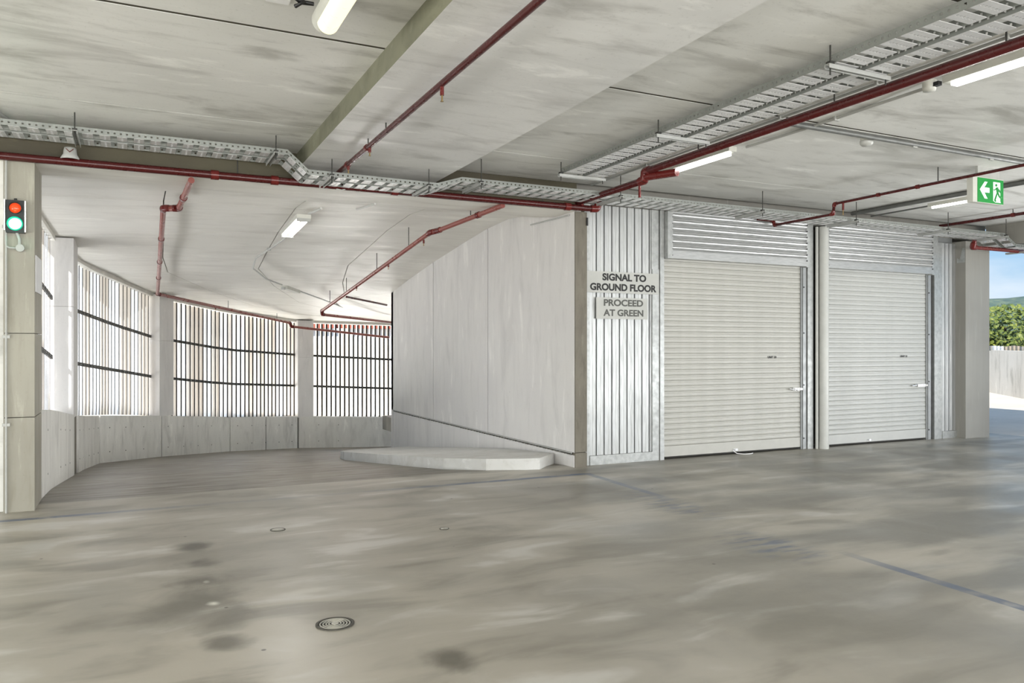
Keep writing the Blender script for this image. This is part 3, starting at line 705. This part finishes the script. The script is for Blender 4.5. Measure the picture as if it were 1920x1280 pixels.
# ramp pipes
T = pipe('sprinkler_pipe', 'faded pink-red pipe down the ramp ceiling then along the far slat screens', 'pipe',
         [(.52, 8.42, 3.17), (.47, 9.75, 3.10), (.31, 9.82, 3.10), (.42, 16.6, 2.54), (3.62, 20.55, 2.14), (3.65, 20.6, 2.05), (6.4, 21.1, 1.79)], .031, 'pink_pipe', couplings=[(0, .6), (2, .25), (2, .5), (2, .72)])
for p, z in (((1.9, 18.43, 2.36), 2.55), ((3.2, 20.0, 2.2), 2.36)): clip(T, p, z, .03)
head(T, (1.6, 18.05, 2.38), .07)
T = pipe('sprinkler_pipe', 'red pipe climbing to the beam in front of the panelled wall', 'pipe',
         [(3.95, 8.42, 3.19), (3.72, 10.0, 3.09), (3.66, 10.15, 3.08), (3.75, 17.4, 2.32), (3.76, 17.42, 2.24), (6.5, 20.2, 2.15)], .031, 'pink_pipe', couplings=[(0, .35)])
for y, z in ((9.1, 3.25), (11.2, 3.3), (12.9, 3.1), (15.0, 2.85), (16.4, 2.7)):
    zz = 3.08 + (2.32 - 3.08) * (y - 10.15) / 7.25 if y > 10.15 else 3.14
    xx = 3.82 if y < 10 else 3.70
    clip(T, (xx, y, zz), z, .03)
for y in (10.5, 12.2, 14.2): head(T, (3.69, y, 3.08 - .76 * (y - 10.15) / 7.25 - .02), .08)
T = pipe('sprinkler_pipe', 'short dark red branch pipe reaching behind the panelled wall', 'pipe', [(3.73, 15.1, 2.49), (4.95, 16.5, 2.43)], .022, 'red_pipe')

# ------------------------------------------------------------------ conduits
def conduit(label, pts, r=.011, mat='white_pvc', clips=()):
    T = thing('conduit', label, 'pipe', pts[0]); P = rel(T, pts); MB().tube(P, r, 8).build('pipe', mat, T)
    m = MB(); ok = False
    for c_ in clips:
        v = Vector(c_) - T.location; m.box(v.x - .03, v.x + .03, v.y - .01, v.y + .01, v.z - r * 1.4, v.z + r * 1.6); ok = True
    if ok: m.build('saddle', 'fitting_grey', T)
    return T
conduit('long pale conduit on the slab beside the thick red pipe', [(5.16, -5.0, 3.535), (5.16, 8.4, 3.535)], .012, 'conduit_grey', [(5.16, y, 3.535) for y in (3.2, 4.2, 5.2, 6.2, 7.2)])
conduit('pale conduit joining the two bright tube lights', [(5.55, 4.05, 3.52), (5.60, 4.6, 3.535), (5.62, 5.4, 3.535), (5.58, 6.1, 3.53)], .014, 'white_pvc', [(5.61, 5.0, 3.53)])
conduit('dull steel conduit along the slab joint behind the smoke detector', [(5.3, 5.275, 3.525), (12.9, 5.275, 3.525)], .026, 'steel_dark', [(x, 5.275, 3.525) for x in (7.0, 8.2, 9.4)])
conduit('twin steel conduit leading to the small light near the exit sign', [(9.75, 8.4, 3.52), (9.95, -4.0, 3.52)], .03, 'steel_dark')
conduit('thin conduit feeding the small light near the exit sign', [(10.1, 8.35, 3.50), (10.1, 7.35, 3.50)], .012, 'steel_dark')
conduit('short white conduit stub on the ramp soffit above the double tube light', [(2.05, 9.55, 3.19), (2.02, 10.12, 3.215)], .016)
conduit('short white conduit stub behind the red main above the ramp', [(2.55, 8.95, 3.185), (2.50, 9.6, 3.22)], .014)
conduit('white conduit curving down the ramp ceiling to the far light', [(2.02, 11.5, 3.12), (1.90, 12.3, 3.03), (1.78, 13.2, 2.95), (1.84, 14.0, 2.86), (2.2, 14.9, 2.76), (2.55, 15.35, 2.70)], .014, 'white_pvc', [(1.88, 12.5, 3.02)])
conduit('grey conduit from the far ramp light to the panelled wall', [(2.9, 15.9, 2.66), (3.6, 17.0, 2.57), (4.5, 18.6, 2.47), (6.5, 20.9, 2.34)], .014, 'conduit_grey')
conduit('pale conduit at the top left corner of the ceiling', [(-1.35, 6.6, 3.535), (-.98, 8.4, 3.535)], .016, 'conduit_grey')
T = conduit('upright grey conduit on the left edge of the traffic light column', [(-1.04, 8.40, 0), (-1.04, 8.40, 3.2)], .009, 'fitting_grey', [(-1.04, 8.405, z) for z in (.8, 1.6, 2.6)])
conduit('thin conduit in the corner over the panelled ramp wall', [(4.95, 8.6, 3.175), (4.95, 9.65, 3.20)], .010, 'conduit_grey')

# ------------------------------------------------------------------ cable trays
def rung_mesh(L, wdt, axis, holes=5):
    """plate L long across the tray, wdt along it, with folded lips and a row of slots"""
    m = MB(); t = .004
    a0, a1, b0, b1 = -wdt / 2, -wdt * .10, wdt * .10, wdt / 2
    def B(u0, u1, v0, v1, z0=-t, z1=0): m.box(u0, u1, v0, v1, z0, z1)
    B(a0, a1, 0, L); B(b0, b1, 0, L)
    st_ = L / holes
    for k in range(holes):
        B(a1, b0, k * st_, k * st_ + st_ * .62)
    B(a1, b0, L - st_ * .1, L)
    if axis == 'y':   # tray runs along y: swap
        m.v = [(y, x, z) for x, y, z in m.v]
    return m.mesh('rung', 'tray_white')
def rail_strip(P, Q, h=.052, cell=.05, t=.0025, name='side_rail', parent=None, hole=(.30, .62)):
    """perforated side rail between P and Q (bottom edge), h high"""
    P = Vector(P); Q = Vector(Q); L = (Q - P).length; n = max(1, int(L / cell)); d = (Q - P) / n; side = Vector((-(Q - P).y, (Q - P).x, 0)).normalized() * t
    up = Vector((0, 0, 1)); m = MB()
    def pl(a, b, z0, z1):
        v = [a + up * z0, b + up * z0, b + up * z1, a + up * z1]; m.add(v + [w + side for w in v], [(0, 1, 2, 3), (7, 6, 5, 4), (0, 4, 5, 1), (3, 2, 6, 7)])
    pl(P, Q, 0, h * .36); pl(P, Q, h * .64, h)
    for k in range(n): 
        a = P + d * k; pl(a, a + d * (1 - (hole[1] - hole[0])), h * .36, h * .64)
    # bottom lip
    return m.build(name, 'tray_rail', parent)
def run_x(label, y0, y1, secs, pitch=.14, group='cable trays'):
    T = thing('cable_tray', label, 'cable tray', (secs[0][0], y0, secs[0][1]), group)
    O = T.location; me = rung_mesh(y1 - y0 - .006, .084, 'x', 3 if y1 - y0 < .2 else 5)
    for (x0, z0), (x1, z1) in zip(secs[:-1], secs[1:]):
        for yy in (y0, y1 - .003): rail_strip(Vector((x0, yy, z0)) - O, Vector((x1, yy, z1)) - O, parent=T)
        L = math.hypot(x1 - x0, z1 - z0); n = max(1, int(round(L / pitch))); ang = math.atan2(z1 - z0, x1 - x0)
        for k in range(n):
            t = (k + .5) / n; o = obj('rung', me, T); o.location = Vector((x0 + (x1 - x0) * t, y0 + .003, z0 + (z1 - z0) * t + .002)) - O; o.rotation_euler = (0, -ang, 0)
    return T
secs = [(-3.2, 3.395), (1.36, 3.39), (1.56, 3.215), (2.92, 3.205), (3.20, 3.295), (12.55, 3.285), (12.85, 3.13), (16.5, 3.11)]
run_x('narrow cable tray nearest the camera crossing the whole photo below the ceiling', 7.86, 8.02, secs)
run_x('wide cable tray just behind the narrow one crossing above the red main pipe', 8.09, 8.31, secs)
def run_y(label, x0, x1, ya_, yb_, z, pitch=.15):
    T = thing('cable_tray', label, 'cable tray', (x0, ya_, z), 'cable trays'); O = T.location
    me = rung_mesh(x1 - x0 - .006, .108, 'y', 7)
    for xx in (x0, x1 - .003): rail_strip(Vector((xx, ya_, z)) - O, Vector((xx, yb_, z)) - O, h=.06, parent=T)
    n = int((yb_ - ya_) / pitch)
    for k in range(n): o = obj('rung', me, T); o.location = (.003, (k + .5) * pitch, .002)
    return T
run_y('left cable tray of the pair running away from the upper right corner', 4.285, 4.505, -4.0, 7.62, 3.435)
run_y('right cable tray of the pair running away from the upper right corner', 4.565, 4.785, -4.0, 7.62, 3.425)
# trapeze hangers
def hanger(label, x, y, zs, zc, axis, L, far=True, grp='trapeze hangers under the cable trays'):
    T = thing('tray_hanger', label, 'bracket', (x, y, zs), grp)
    m = MB(); w = .021
    prof = [(-w, .02), (-w, -.02), (-.008, -.02), (-.008, -.017), (.008, -.017), (.008, -.02), (w, -.02), (w, .02)]
    if axis == 'y':
        m.box(-w, w, -.03, L, -.004, .0).box(-w, -w + .003, -.03, L, -.03, -.004).box(w - .003, w, -.03, L, -.03, -.004)
    else:
        m.box(-.03, L, -w, w, -.004, 0).box(-.03, L, -w, -w + .003, -.03, -.004).box(-.03, L, w - .003, w, -.03, -.004)
    s_ = m.build('support_channel', 'strut', T)
    m = MB()
    for k in range(int(L / .045)):
        u = .03 + k * .045
        if axis == 'y': m.box(-.006, .006, u, u + .024, -.0052, -.0041)
        else: m.box(u, u + .024, -.006, .006, -.0052, -.0041)
    m.build('slots', 'rod', s_)
    MB().cyl((0, 0, -.07), (0, 0, zc - zs), .0055, 8).build('hanger_rod', 'rod', T)
    if far: e_ = (0, L - .03) if axis == 'y' else (L - .03, 0); MB().cyl((*e_, -.06), (*e_, .01), .0055, 8).build('hanger_rod', 'rod', T)
    MB().box(-.02, .02, -.02, .02, .0, .02).build('nut', 'rod', T)
hx = [(-.46, 3.389, 3.55, 'leftmost tray hanger, above the left column'), (1.24, 3.386, 3.55, 'tray hanger just left of the tray dog-leg'), (1.78, 3.21, 3.38, 'tray hanger just right of the tray dog-leg'),
      (2.80, 3.202, 3.38, 'tray hanger under the band beam at the tray step'), (3.40, 3.29, 3.55, 'long-rod tray hanger right of the band beam edge'), (5.20, 3.289, 3.55, 'tray hanger above the corrugated cladding'),
      (7.41, 3.286, 3.55, 'tray hanger over the middle of the first roller door'), (9.14, 3.284, 3.55, 'tray hanger over the gap between the roller doors'), (11.10, 3.282, 3.55, 'tray hanger over the right part of the second roller door'),
      (12.50, 3.280, 3.55, 'tray hanger at the tray drop by the far right column'), (13.3, 3.105, 3.20, 'last tray hanger outside against the sky')]
for x, zs, zc, lb in hx: hanger(lb, x, 7.80, zs, zc, 'y', .50, False)
for y, lb in ((3.84, 'nearest hanger of the tray pair at upper right'), (5.77, 'middle hanger of the tray pair at upper right'), (7.55, 'end hanger of the tray pair near the long tray')):
    hanger(lb, 4.25, y, 3.418, 3.55, 'x', .57, True)

# ------------------------------------------------------------------ lights
def batten(label, p, q_, w=.10, cat='light', tube='tube_white', power=20, h=.05, colr=(1, .98, .94)):
    p = Vector(p); q_ = Vector(q_); T = thing('batten_light', label, cat, p, 'ceiling batten lights'); d = q_ - p; L = d.length; d.normalize(); sd = Vector((-d.y, d.x, 0)) * (w / 2)
    def H(a, b, s2, z0a, z1a, z0b, z1b):
        A, B_ = d * a, d * b
        return [(A - s2) + Vector((0, 0, z0a)), (B_ - s2) + Vector((0, 0, z0b)), (B_ + s2) + Vector((0, 0, z0b)), (A + s2) + Vector((0, 0, z0a))], \
               [(A - s2) + Vector((0, 0, z1a)), (B_ - s2) + Vector((0, 0, z1b)), (B_ + s2) + Vector((0, 0, z1b)), (A + s2) + Vector((0, 0, z1a))]
    b, t = H(-.06, L + .06, sd, .0, h, 0, h); MB().hexa(b, t).build('body', 'lamp_body', T)
    b, t = H(0, L, sd * .72, -.03, 0, -.03, 0); MB().hexa(b, t).build('diffuser', tube, T)
    l = bpy.data.lights.new('tube_glow', 'AREA'); l.shape = 'RECTANGLE'; l.size = w * .9; l.size_y = L; l.energy = power * .8; l.color = colr
    o = obj('tube_glow', l, T); o.location = d * (L / 2) + Vector((0, 0, -.05)); o.rotation_euler = (0, 0, math.atan2(d.y, d.x) - PI / 2)
    return T
batten('bright white tube light over the first roller door beside the red pipe', (5.42, 6.18, 3.475), (5.40, 7.18, 3.475), power=18)
batten('bright white tube light cut by the right edge at the top', (5.56, 2.6, 3.50), (5.56, 3.86, 3.50), power=22)
batten('small thin tube light just left of the exit sign', (10.05, 6.55, 3.475), (10.05, 7.3, 3.475), w=.036, power=8)
BL = ['first added fill tube light behind the camera in the right row', 'last added fill tube light behind the camera in the right row', 'first added fill tube light behind the camera in the middle row', 'last added fill tube light behind the camera in the middle row',
      'front added fill tube light of the left row, left of the frame', 'rear added fill tube light of the left row, left of the frame', 'front added fill tube light of the far right row, right of the frame', 'rear added fill tube light of the far right row, right of the frame']
# off-frame rows of the same lights, added to brighten the deck
for i, (x, y) in enumerate(((5.5, -1.0), (5.5, -4.5), (1.1, -.8), (1.1, -4.2), (-3.5, 2.2), (-3.5, -1.6), (9.3, 1.5), (9.3, -2.5))):
    batten(BL[i], (x, y - .6, 3.46 if x < 1.5 or x > 3.1 else 3.3), (x, y + .6, 3.46 if x < 1.5 or x > 3.1 else 3.3), power=22)
# rounded warm light at the top
T = thing('round_light', 'cream glowing round-ended ceiling light cut by the top edge', 'light', (1.03, 4.60, 3.44))
MB().cyl((0, .10, .01), (0, -1.5, .01), .078, 24).build('body', 'lamp_body', T)
MB().lathe([(0, .145), (.05, .135), (.078, .10)], (0, 0, .01), 24, axis='y').build('end_cap', 'fitting_grey', T)
MB().cyl((0, .02, -.035), (0, -1.5, -.035), .062, 24).build('diffuser', 'tube_warm', T)
MB().box(-.02, .02, .02, .10, .05, .11).build('mount', 'fitting_grey', T)
m = MB().tube([(-.08, .03, .07), (-.15, .06, .08), (-.19, .02, .085), (-.14, .00, .06), (-.18, .06, .05)], .012, 8); m.build('cable', 'black_plastic', T)
o = tag(MB().box(.70, .83, 4.70, 4.77, 3.535, 3.545).build('label_tag', 'paper'), 'small white tag on the ceiling left of the cream round light', 'tag')
# junction boxes
T = thing('junction_box', 'small black and grey junction box at the end of the top right tube light', 'junction box', (5.50, 4.02, 3.50))
MB().lathe([(0, -.03), (.045, -.03), (.05, .0), (.05, .05)], (0, 0, 0), 16).build('body', 'lamp_body', T)
MB().box(-.02, .02, -.09, -.03, -.01, .02).build('gland', 'black_plastic', T)
# ramp lights
T = thing('twin_tube_light', 'open twin tube light on the ramp ceiling', 'light', (1.98, 10.25, 3.17))
MB().hexa([(-.09, 0, 0), (.09, 0, 0), (.09, 1.25, -.06), (-.09, 1.25, -.06)], [(-.09, 0, .05), (.09, 0, .05), (.09, 1.25, -.01), (-.09, 1.25, -.01)]).build('body', 'lamp_body', T)
for x in (-.05, .05): MB().cyl((x, .06, -.02), (x, 1.2, -.078), .015, 10).build('tube', 'tube_white', T)
for y, z in ((.02, -.005), (1.23, -.06)): MB().box(-.085, .085, y - .02, y + .02, z - .035, z + .005).build('lamp_holder', 'fitting_grey', T)
l = bpy.data.lights.new('tube_glow', 'AREA'); l.shape = 'RECTANGLE'; l.size = .15; l.size_y = 1.1; l.energy = 28; o = obj('tube_glow', l, T); o.location = (0, .6, -.11)
T = thing('batten_light', 'unlit far slim batten light where the ramp conduit bends', 'light', (2.60, 15.35, 2.66))
MB().hexa([(-.05, 0, -.03), (.05, -.03, -.03), (.40, .57, -.07), (.30, .60, -.07)], [(-.05, 0, .03), (.05, -.03, .03), (.40, .57, -.01), (.30, .60, -.01)]).build('body', 'lamp_body', T)
MB().cyl((-.03, -.02, -.0), (-.03, -.02, -.05), .04, 12).build('sensor', 'white_pvc', T)

# ------------------------------------------------------------------ smoke detector, exit sign, speaker
T = thing('smoke_detector', 'white round smoke detector on the ceiling under the steel conduit', 'detector', (6.42, 5.36, 3.55))
MB().lathe([(.0, 0), (.055, 0), (.058, -.03), (.05, -.035)], (0, 0, 0), 24).build('base', 'lamp_body', T)
MB().lathe([(.05, -.034), (.062, -.04), (.062, -.065), (.045, -.085), (0, -.09)], (0, 0, 0), 24).build('cover', 'white_pvc', T)

T = thing('exit_sign', 'green and white running man exit sign hanging from the ceiling', 'sign', (8.70, 5.64, 3.29))
MB().box(-.255, .285, 0, .07, -.155, .135).build('housing', 'lamp_body', T)
MB().box(-.14, .25, .02, .05, .135, .26).build('bracket', 'fitting_grey', T)
F = MB().box(-.178, .282, -.004, -.001, -.150, .125).build('face', 'exit_green', T)
def poly(name, pts, y, mat, par_): 
    m = MB(); n = len(pts); m.add([(x * 1.13, y, z) for x, z in pts] + [(x * 1.13, y + .0015, z) for x, z in pts], [tuple(range(n)), tuple(reversed(range(n, 2 * n)))] + [(i, (i + 1) % n, n + (i + 1) % n, n + i) for i in range(n)]); return m.build(name, mat, par_)
poly('arrow', [(-.125, -.008), (-.05, .085), (-.005, .085), (-.055, .02), (.025, .02), (.025, -.036), (-.055, -.036), (-.005, -.105), (-.05, -.105)], -.006, 'exit_white', F)
poly('doorway', [(.085, .095), (.195, .095), (.195, -.115), (.205, -.135), (.115, -.135), (.085, -.12)], -.006, 'exit_white', F)
m = MB(); y_ = -.009
def limb(pts, r): m.tube([(x * 1.13, y_, z) for x, z in pts], r, 6)
m.cyl((.145, y_ - .002, .060), (.145, y_ + .002, .060), .015, 12)
limb([(.135, .035), (.150, -.02)], .015); limb([(.150, .022), (.175, .010), (.190, -.02)], .006); limb([(.135, .028), (.105, .005), (.088, .005)], .006)
limb([(.148, -.02), (.128, -.06), (.105, -.11), (.118, -.125)], .0085); limb([(.150, -.02), (.172, -.06), (.190, -.075), (.215, -.072)], .0085)
m.build('running_figure', 'exit_green', F)

T = thing('ceiling_horn', 'grey bell-shaped fitting below the cable tray at far left', 'speaker', (-.53, 8.36, 3.33))
MB().lathe([(0, .03), (.05, .03), (.055, .0), (.058, -.03), (.085, -.075), (.078, -.078)], (0, 0, 0), 24).build('bell', 'fitting_grey', T)
MB().tube([(-.03, -.056, .01), (0, -.066, -.02), (.03, -.056, .01)], .004, 6).build('cable', 'red_fitting', T)

# ------------------------------------------------------------------ traffic light and notice
T = thing('traffic_light', 'small black traffic signal with red and lit green lamps on the left column', 'traffic light', (-.965, 8.42, 2.69))
MB().box(-.072, .072, -.06, -.005, -.145, .15).build('case', 'black_plastic', T)
MB().box(-.086, -.074, -.085, -.005, -.13, .150).build('side_strip', 'chrome', T); MB().box(.074, .086, -.085, -.005, -.14, .145).build('side_strip', 'chrome', T)
MB().cyl((0, -.03, .15), (0, -.03, .17), .012, 10).build('top_knob', 'black_plastic', T)
a = MB().lathe([(.052, -.058), (.055, -.09), (.050, -.09), (.047, -.058)], (0, 0, .078), 24, axis='y').build('visor', 'black_plastic', T)
MB().lathe([(.046, -.060), (.035, -.074), (.018, -.081), (0, -.083)], (0, 0, .078), 24, axis='y').build('red_lamp', 'red_lens', T)
a = MB().lathe([(.062, -.058), (.064, -.088), (.053, -.090), (.050, -.06)], (0, 0, -.065), 28, axis='y').build('visor', 'green_ring', T)
MB().lathe([(.051, -.062), (.044, -.072), (.025, -.079), (0, -.081)], (0, 0, -.065), 28, axis='y').build('green_lamp', 'green_glow', T)
MB().tube([(.01, -.03, -.14), (.03, -.03, -.20), (.03, -.03, -.27)], .013, 8).build('cable', 'fitting_grey', T)
MB().cyl((.035, -.001, -.28), (.035, -.045, -.28), .034, 20).build('junction_cover', 'fitting_grey', T)
MB().tube([(.01, -.02, -.28), (-.05, -.02, -.28), (-.075, -.02, -.265), (-.078, -.02, -.22), (-.078, -.02, .4)], .009, 8).build('feed', 'fitting_grey', T)
l = bpy.data.lights.new('signal_glow', 'POINT'); l.energy = .5; l.color = (.1, 1, .6); l.shadow_soft_size = .04; o = obj('signal_glow', l, T); o.location = (0, -.16, -.07)
tag(MB().box(-.819, -.812, 8.46, 8.99, 2.02, 2.36).build('notice', 'paper'), 'blank white sheet on the side of the left column', 'notice')
tag(MB().box(5.14, 5.16, 8.47, 8.485, 3.04, 3.14).build('pier_clip', 'black_plastic'), 'small black clip at the top of the dark pier end', 'clip')
# bracket on far right column
m = MB().extr([(0, 0), (.14, 0), (.14, .08), (.09, .05), (.04, .24), (0, .24)], 'x', -.004, 0, closed=True)
o = tag(m.build('wall_bracket', 'galvanised'), 'small steel angle bracket high on the far right column', 'bracket'); o.location = (12.419, 8.43, 2.92)
# dark hooks above door housings
for i, (x, lb) in enumerate(((7.9, 'dark hook bracket above the first door housing'), (10.0, 'dark hook bracket above the second door housing, left one'), (11.5, 'dark hook bracket above the second door housing, right one'))):
    T = thing('hook_bracket', lb, 'bracket', (x, 8.50, 3.33), 'dark hook brackets over the doors')
    MB().box(-.02, .02, -.01, .01, 0, .09).box(-.0, .14, -.01, .01, .05, .075).build('bracket', 'rod', T)

# ------------------------------------------------------------------ floor drains
T = thing('floor_drain', 'round floor drain with concentric ring grate in the foreground', 'drain', (.986, 4.248, 0))
MB().lathe([(.104, .0), (.104, .006), (.088, .006), (.088, .001)], (0, 0, 0), 40).build('frame', 'drain_iron', T)
MB().cyl((0, 0, .0005), (0, 0, .0015), .088, 40).build('sump', 'drain_dark', T)
for r in (.080, .064, .048, .033):
    MB().lathe([(r - .0045, .002), (r - .0045, .006), (r + .0035, .006), (r + .0035, .002)], (0, 0, 0), 36).build('ring', 'drain_bright', T)
MB().lathe([(.020, .002), (.019, .008), (.010, .010), (0, .010)], (0, 0, 0), 24).build('hub', 'drain_bright', T)
m = MB()
for k in range(2): m.box(-.086, .086, -.012, .012, .002, .0045) if k else m.box(-.012, .012, -.086, .086, .002, .0045)
o = m.build('cross_bar', 'drain_iron', T); o.rotation_euler = (0, 0, .5)
for x, y, r, lb in ((1.073, 6.658, .062, 'small round metal cover in the floor left of centre'), (2.323, 6.097, .040, 'smallest round cover in the floor near the centre')):
    T = thing('floor_cover', lb, 'drain', (x, y, 0), 'small round floor covers')
    MB().lathe([(r, 0), (r, .004), (r * .84, .004), (r * .84, .001)], (0, 0, 0), 28).build('frame', 'drain_iron', T)
    MB().lathe([(r * .82, .0005), (r * .8, .004), (0, .005)], (0, 0, 0), 28).build('lid', 'drain_bright', T)

# ------------------------------------------------------------------ outside: right
wp = [(44, 36), (33, 24.2), (26.1, 16.8), (23.75, 14.3), (21.0, 9.5), (20.2, 2), (20, -12)]
m = MB()
for a, b in zip(wp[:-1], wp[1:]):
    d = Vector((b[0] - a[0], b[1] - a[1])).normalized(); n2 = Vector((-d.y, d.x)) * .22
    m.hexa([(a[0], a[1], -.3), (b[0], b[1], -.3), (b[0] + n2.x, b[1] + n2.y, -.3), (a[0] + n2.x, a[1] + n2.y, -.3)],
           [(a[0], a[1], 1.43), (b[0], b[1], 1.40), (b[0] + n2.x, b[1] + n2.y, 1.40), (a[0] + n2.x, a[1] + n2.y, 1.43)])
st(m.build('wall_outside', 'outer_wall'))
T = thing('paling_fence', 'row of short weathered palings just showing above the outside wall', 'fence', (26.4, 17.2, 0))
for (ax, ay), (bx, by) in zip(wp[1:-1], wp[2:]):
    A, B_ = Vector((ax, ay)), Vector((bx, by)); d = (B_ - A).normalized(); n2 = Vector((-d.y, d.x)); L = (B_ - A).length; an = math.atan2(d.y, d.x)
    if ax < 21: break
    for k in range(int(L / .42)):
        p = A + d * (.21 + k * .42) + n2 * .38 - Vector((26.4, 17.2))
        o = MB().box(-.11, .11, -.03, .03, -.2, 1.56 + random.uniform(-.02, .02)).build('paling', random.choice(['timber', 'concrete_rubble', 'paper']), T); o.location = (p.x, p.y, 0); o.rotation_euler = (0, 0, an)
    for z in (.6, 1.25):
        p0, p1 = A + n2 * .44 - Vector((26.4, 17.2)), B_ + n2 * .44 - Vector((26.4, 17.2)); MB().tube([(*p0, z), (*p1, z)], .03, 4).build('rail', 'timber', T)

def tree(name, label, loc, rad, height, mat, seed, group, leaf=.17, cnt=5200, trunk=1.5):
    T = thing(name, label, 'tree', loc, group); rnd = random.Random(seed)
    m = MB(); m.cyl((0, 0, -.5), (.1, 0, height * .55), .18, 8, r2=.09); 
    lobes = [(Vector((rnd.uniform(-.6, .6) * rad, rnd.uniform(-.6, .6) * rad, height * rnd.uniform(.35, .86))), rad * rnd.uniform(.35, .6)) for _ in range(11)]
    for c_, r in lobes[:6]: m.tube([(0.05, 0, height * .3), tuple(c_ * .6 + Vector((0, 0, height * .15))), tuple(c_)], .05, 5)
    m.build('trunk', 'bark', T)
    m = MB()
    for k in range(cnt):
        c_, r = lobes[k % len(lobes)]; v = Vector((rnd.gauss(0, 1), rnd.gauss(0, 1), rnd.gauss(0, 1))).normalized() * r * rnd.uniform(.72, 1.08) ** 1.0
        v.z *= .8; p = c_ + v
        if p.z > height: p.z = height - rnd.random() * .3
        a = Vector((rnd.gauss(0, 1), rnd.gauss(0, 1), rnd.gauss(0, .7))).normalized() * leaf * rnd.uniform(.6, 1.2); b = a.orthogonal().normalized() * leaf * rnd.uniform(.35, .7)
        m.add([p - a, p + b, p + a, p - b], [(0, 1, 2, 3)])
    o = m.build('foliage', mat, T); o['kind'] = 'stuff'; return T
for i, (x, y, r, h, lb) in enumerate(((36.5, 22.5, 3.0, 5.9, 'nearest olive-green bushy tree right above the outside wall'), (41, 28.5, 3.2, 6.3, 'olive-green bushy tree behind the outside wall next to the concrete column'),
                                      (45, 34, 3.4, 6.6, 'bushy tree behind the far end of the outside wall'), (33, 17, 3.0, 5.6, 'bushy tree at the right edge above the outside wall'), (30, 10, 3.2, 5.8, 'bushy tree outside the frame to the right'), (28, 2, 3.2, 5.8, 'second bushy tree outside the frame to the right'))):
    tree('bushy_tree', lb, (x, y, -2.4), r, h, 'leaf_olive', 11 + i, 'bushy trees behind the outside wall', .16, 6500)
# distant wooded hill
m = MB(); nx, ny = 90, 14; vs = []
import mathutils.noise as mn
for j in range(ny + 1):
    for i in range(nx + 1):
        ang = math.radians(-25 + 110 * i / nx); R = 330 + 130 * j / ny
        x = R * math.sin(ang); y = R * math.cos(ang); h = -6 + 29 * math.sin(PI / 2 * min(1, j / ny * 1.25)) + 3.5 * mn.noise((x * .012, y * .012, 0)) + 3.0 * mn.noise((x * .06, y * .06, 3)) + 1.6 * mn.noise((x * .21, y * .21, 5))
        vs.append((x, y, h))
m.add(vs, [(j * (nx + 1) + i, j * (nx + 1) + i + 1, (j + 1) * (nx + 1) + i + 1, (j + 1) * (nx + 1) + i) for j in range(ny) for i in range(nx)], 0, False)
st(m.build('hills', 'far_hill'))

# ------------------------------------------------------------------ outside: beyond the ramp screens
st(MB().box(-30, 12.9, 31.0, 31.25, -2.2, 1.62).box(-14.2, -14.0, 0, 31.0, -2.2, 2.6).build('boundary_wall', 'cream_render'))
T = thing('neighbour_building', 'white neighbouring building with red roofs glimpsed through the farthest slat screen', 'building', (9.5, 36, -2))
MB().box(-7.5, 9, 0, 6, 0, 4.4).build('wall', 'white_render', T)
for xa_, xb_ in ((-5.5, -1.2), (-.6, 4.5), (5.2, 9.0)):
    MB().hexa([(xa_, -.3, 4.4), (xb_, -.3, 4.4), (xb_, 6, 4.4), (xa_, 6, 4.4)], [(xa_ + .5, 2.4, 6.4), (xb_ - .5, 2.4, 6.4), (xb_ - .5, 3.4, 6.4), (xa_ + .5, 3.4, 6.4)]).build('roof', 'roof_red', T)
st(MB().box(-30, 2.0, 33.4, 33.6, -2.2, 2.25).build('boundary_wall_far', 'white_render'))
for i, (x, y, h, lb) in enumerate(((-8, 46, 10, 'tree seen through the left part of the middle slat screen'), (-.5, 46, 9.8, 'tree seen through the centre of the middle slat screen'), (7, 47, 10, 'tree seen through the right end of the middle slat screen'))):
    tree('garden_tree', lb, (x, y, -2), 3.4, h, 'leaf_green', 40 + i, 'trees beyond the slat screens', .22, 3500)
# unseen enclosing wall pieces
st(MB().box(-9, -1.07, 8.5, 8.7, 0, 3.3).build('wall_left', 'slab'))
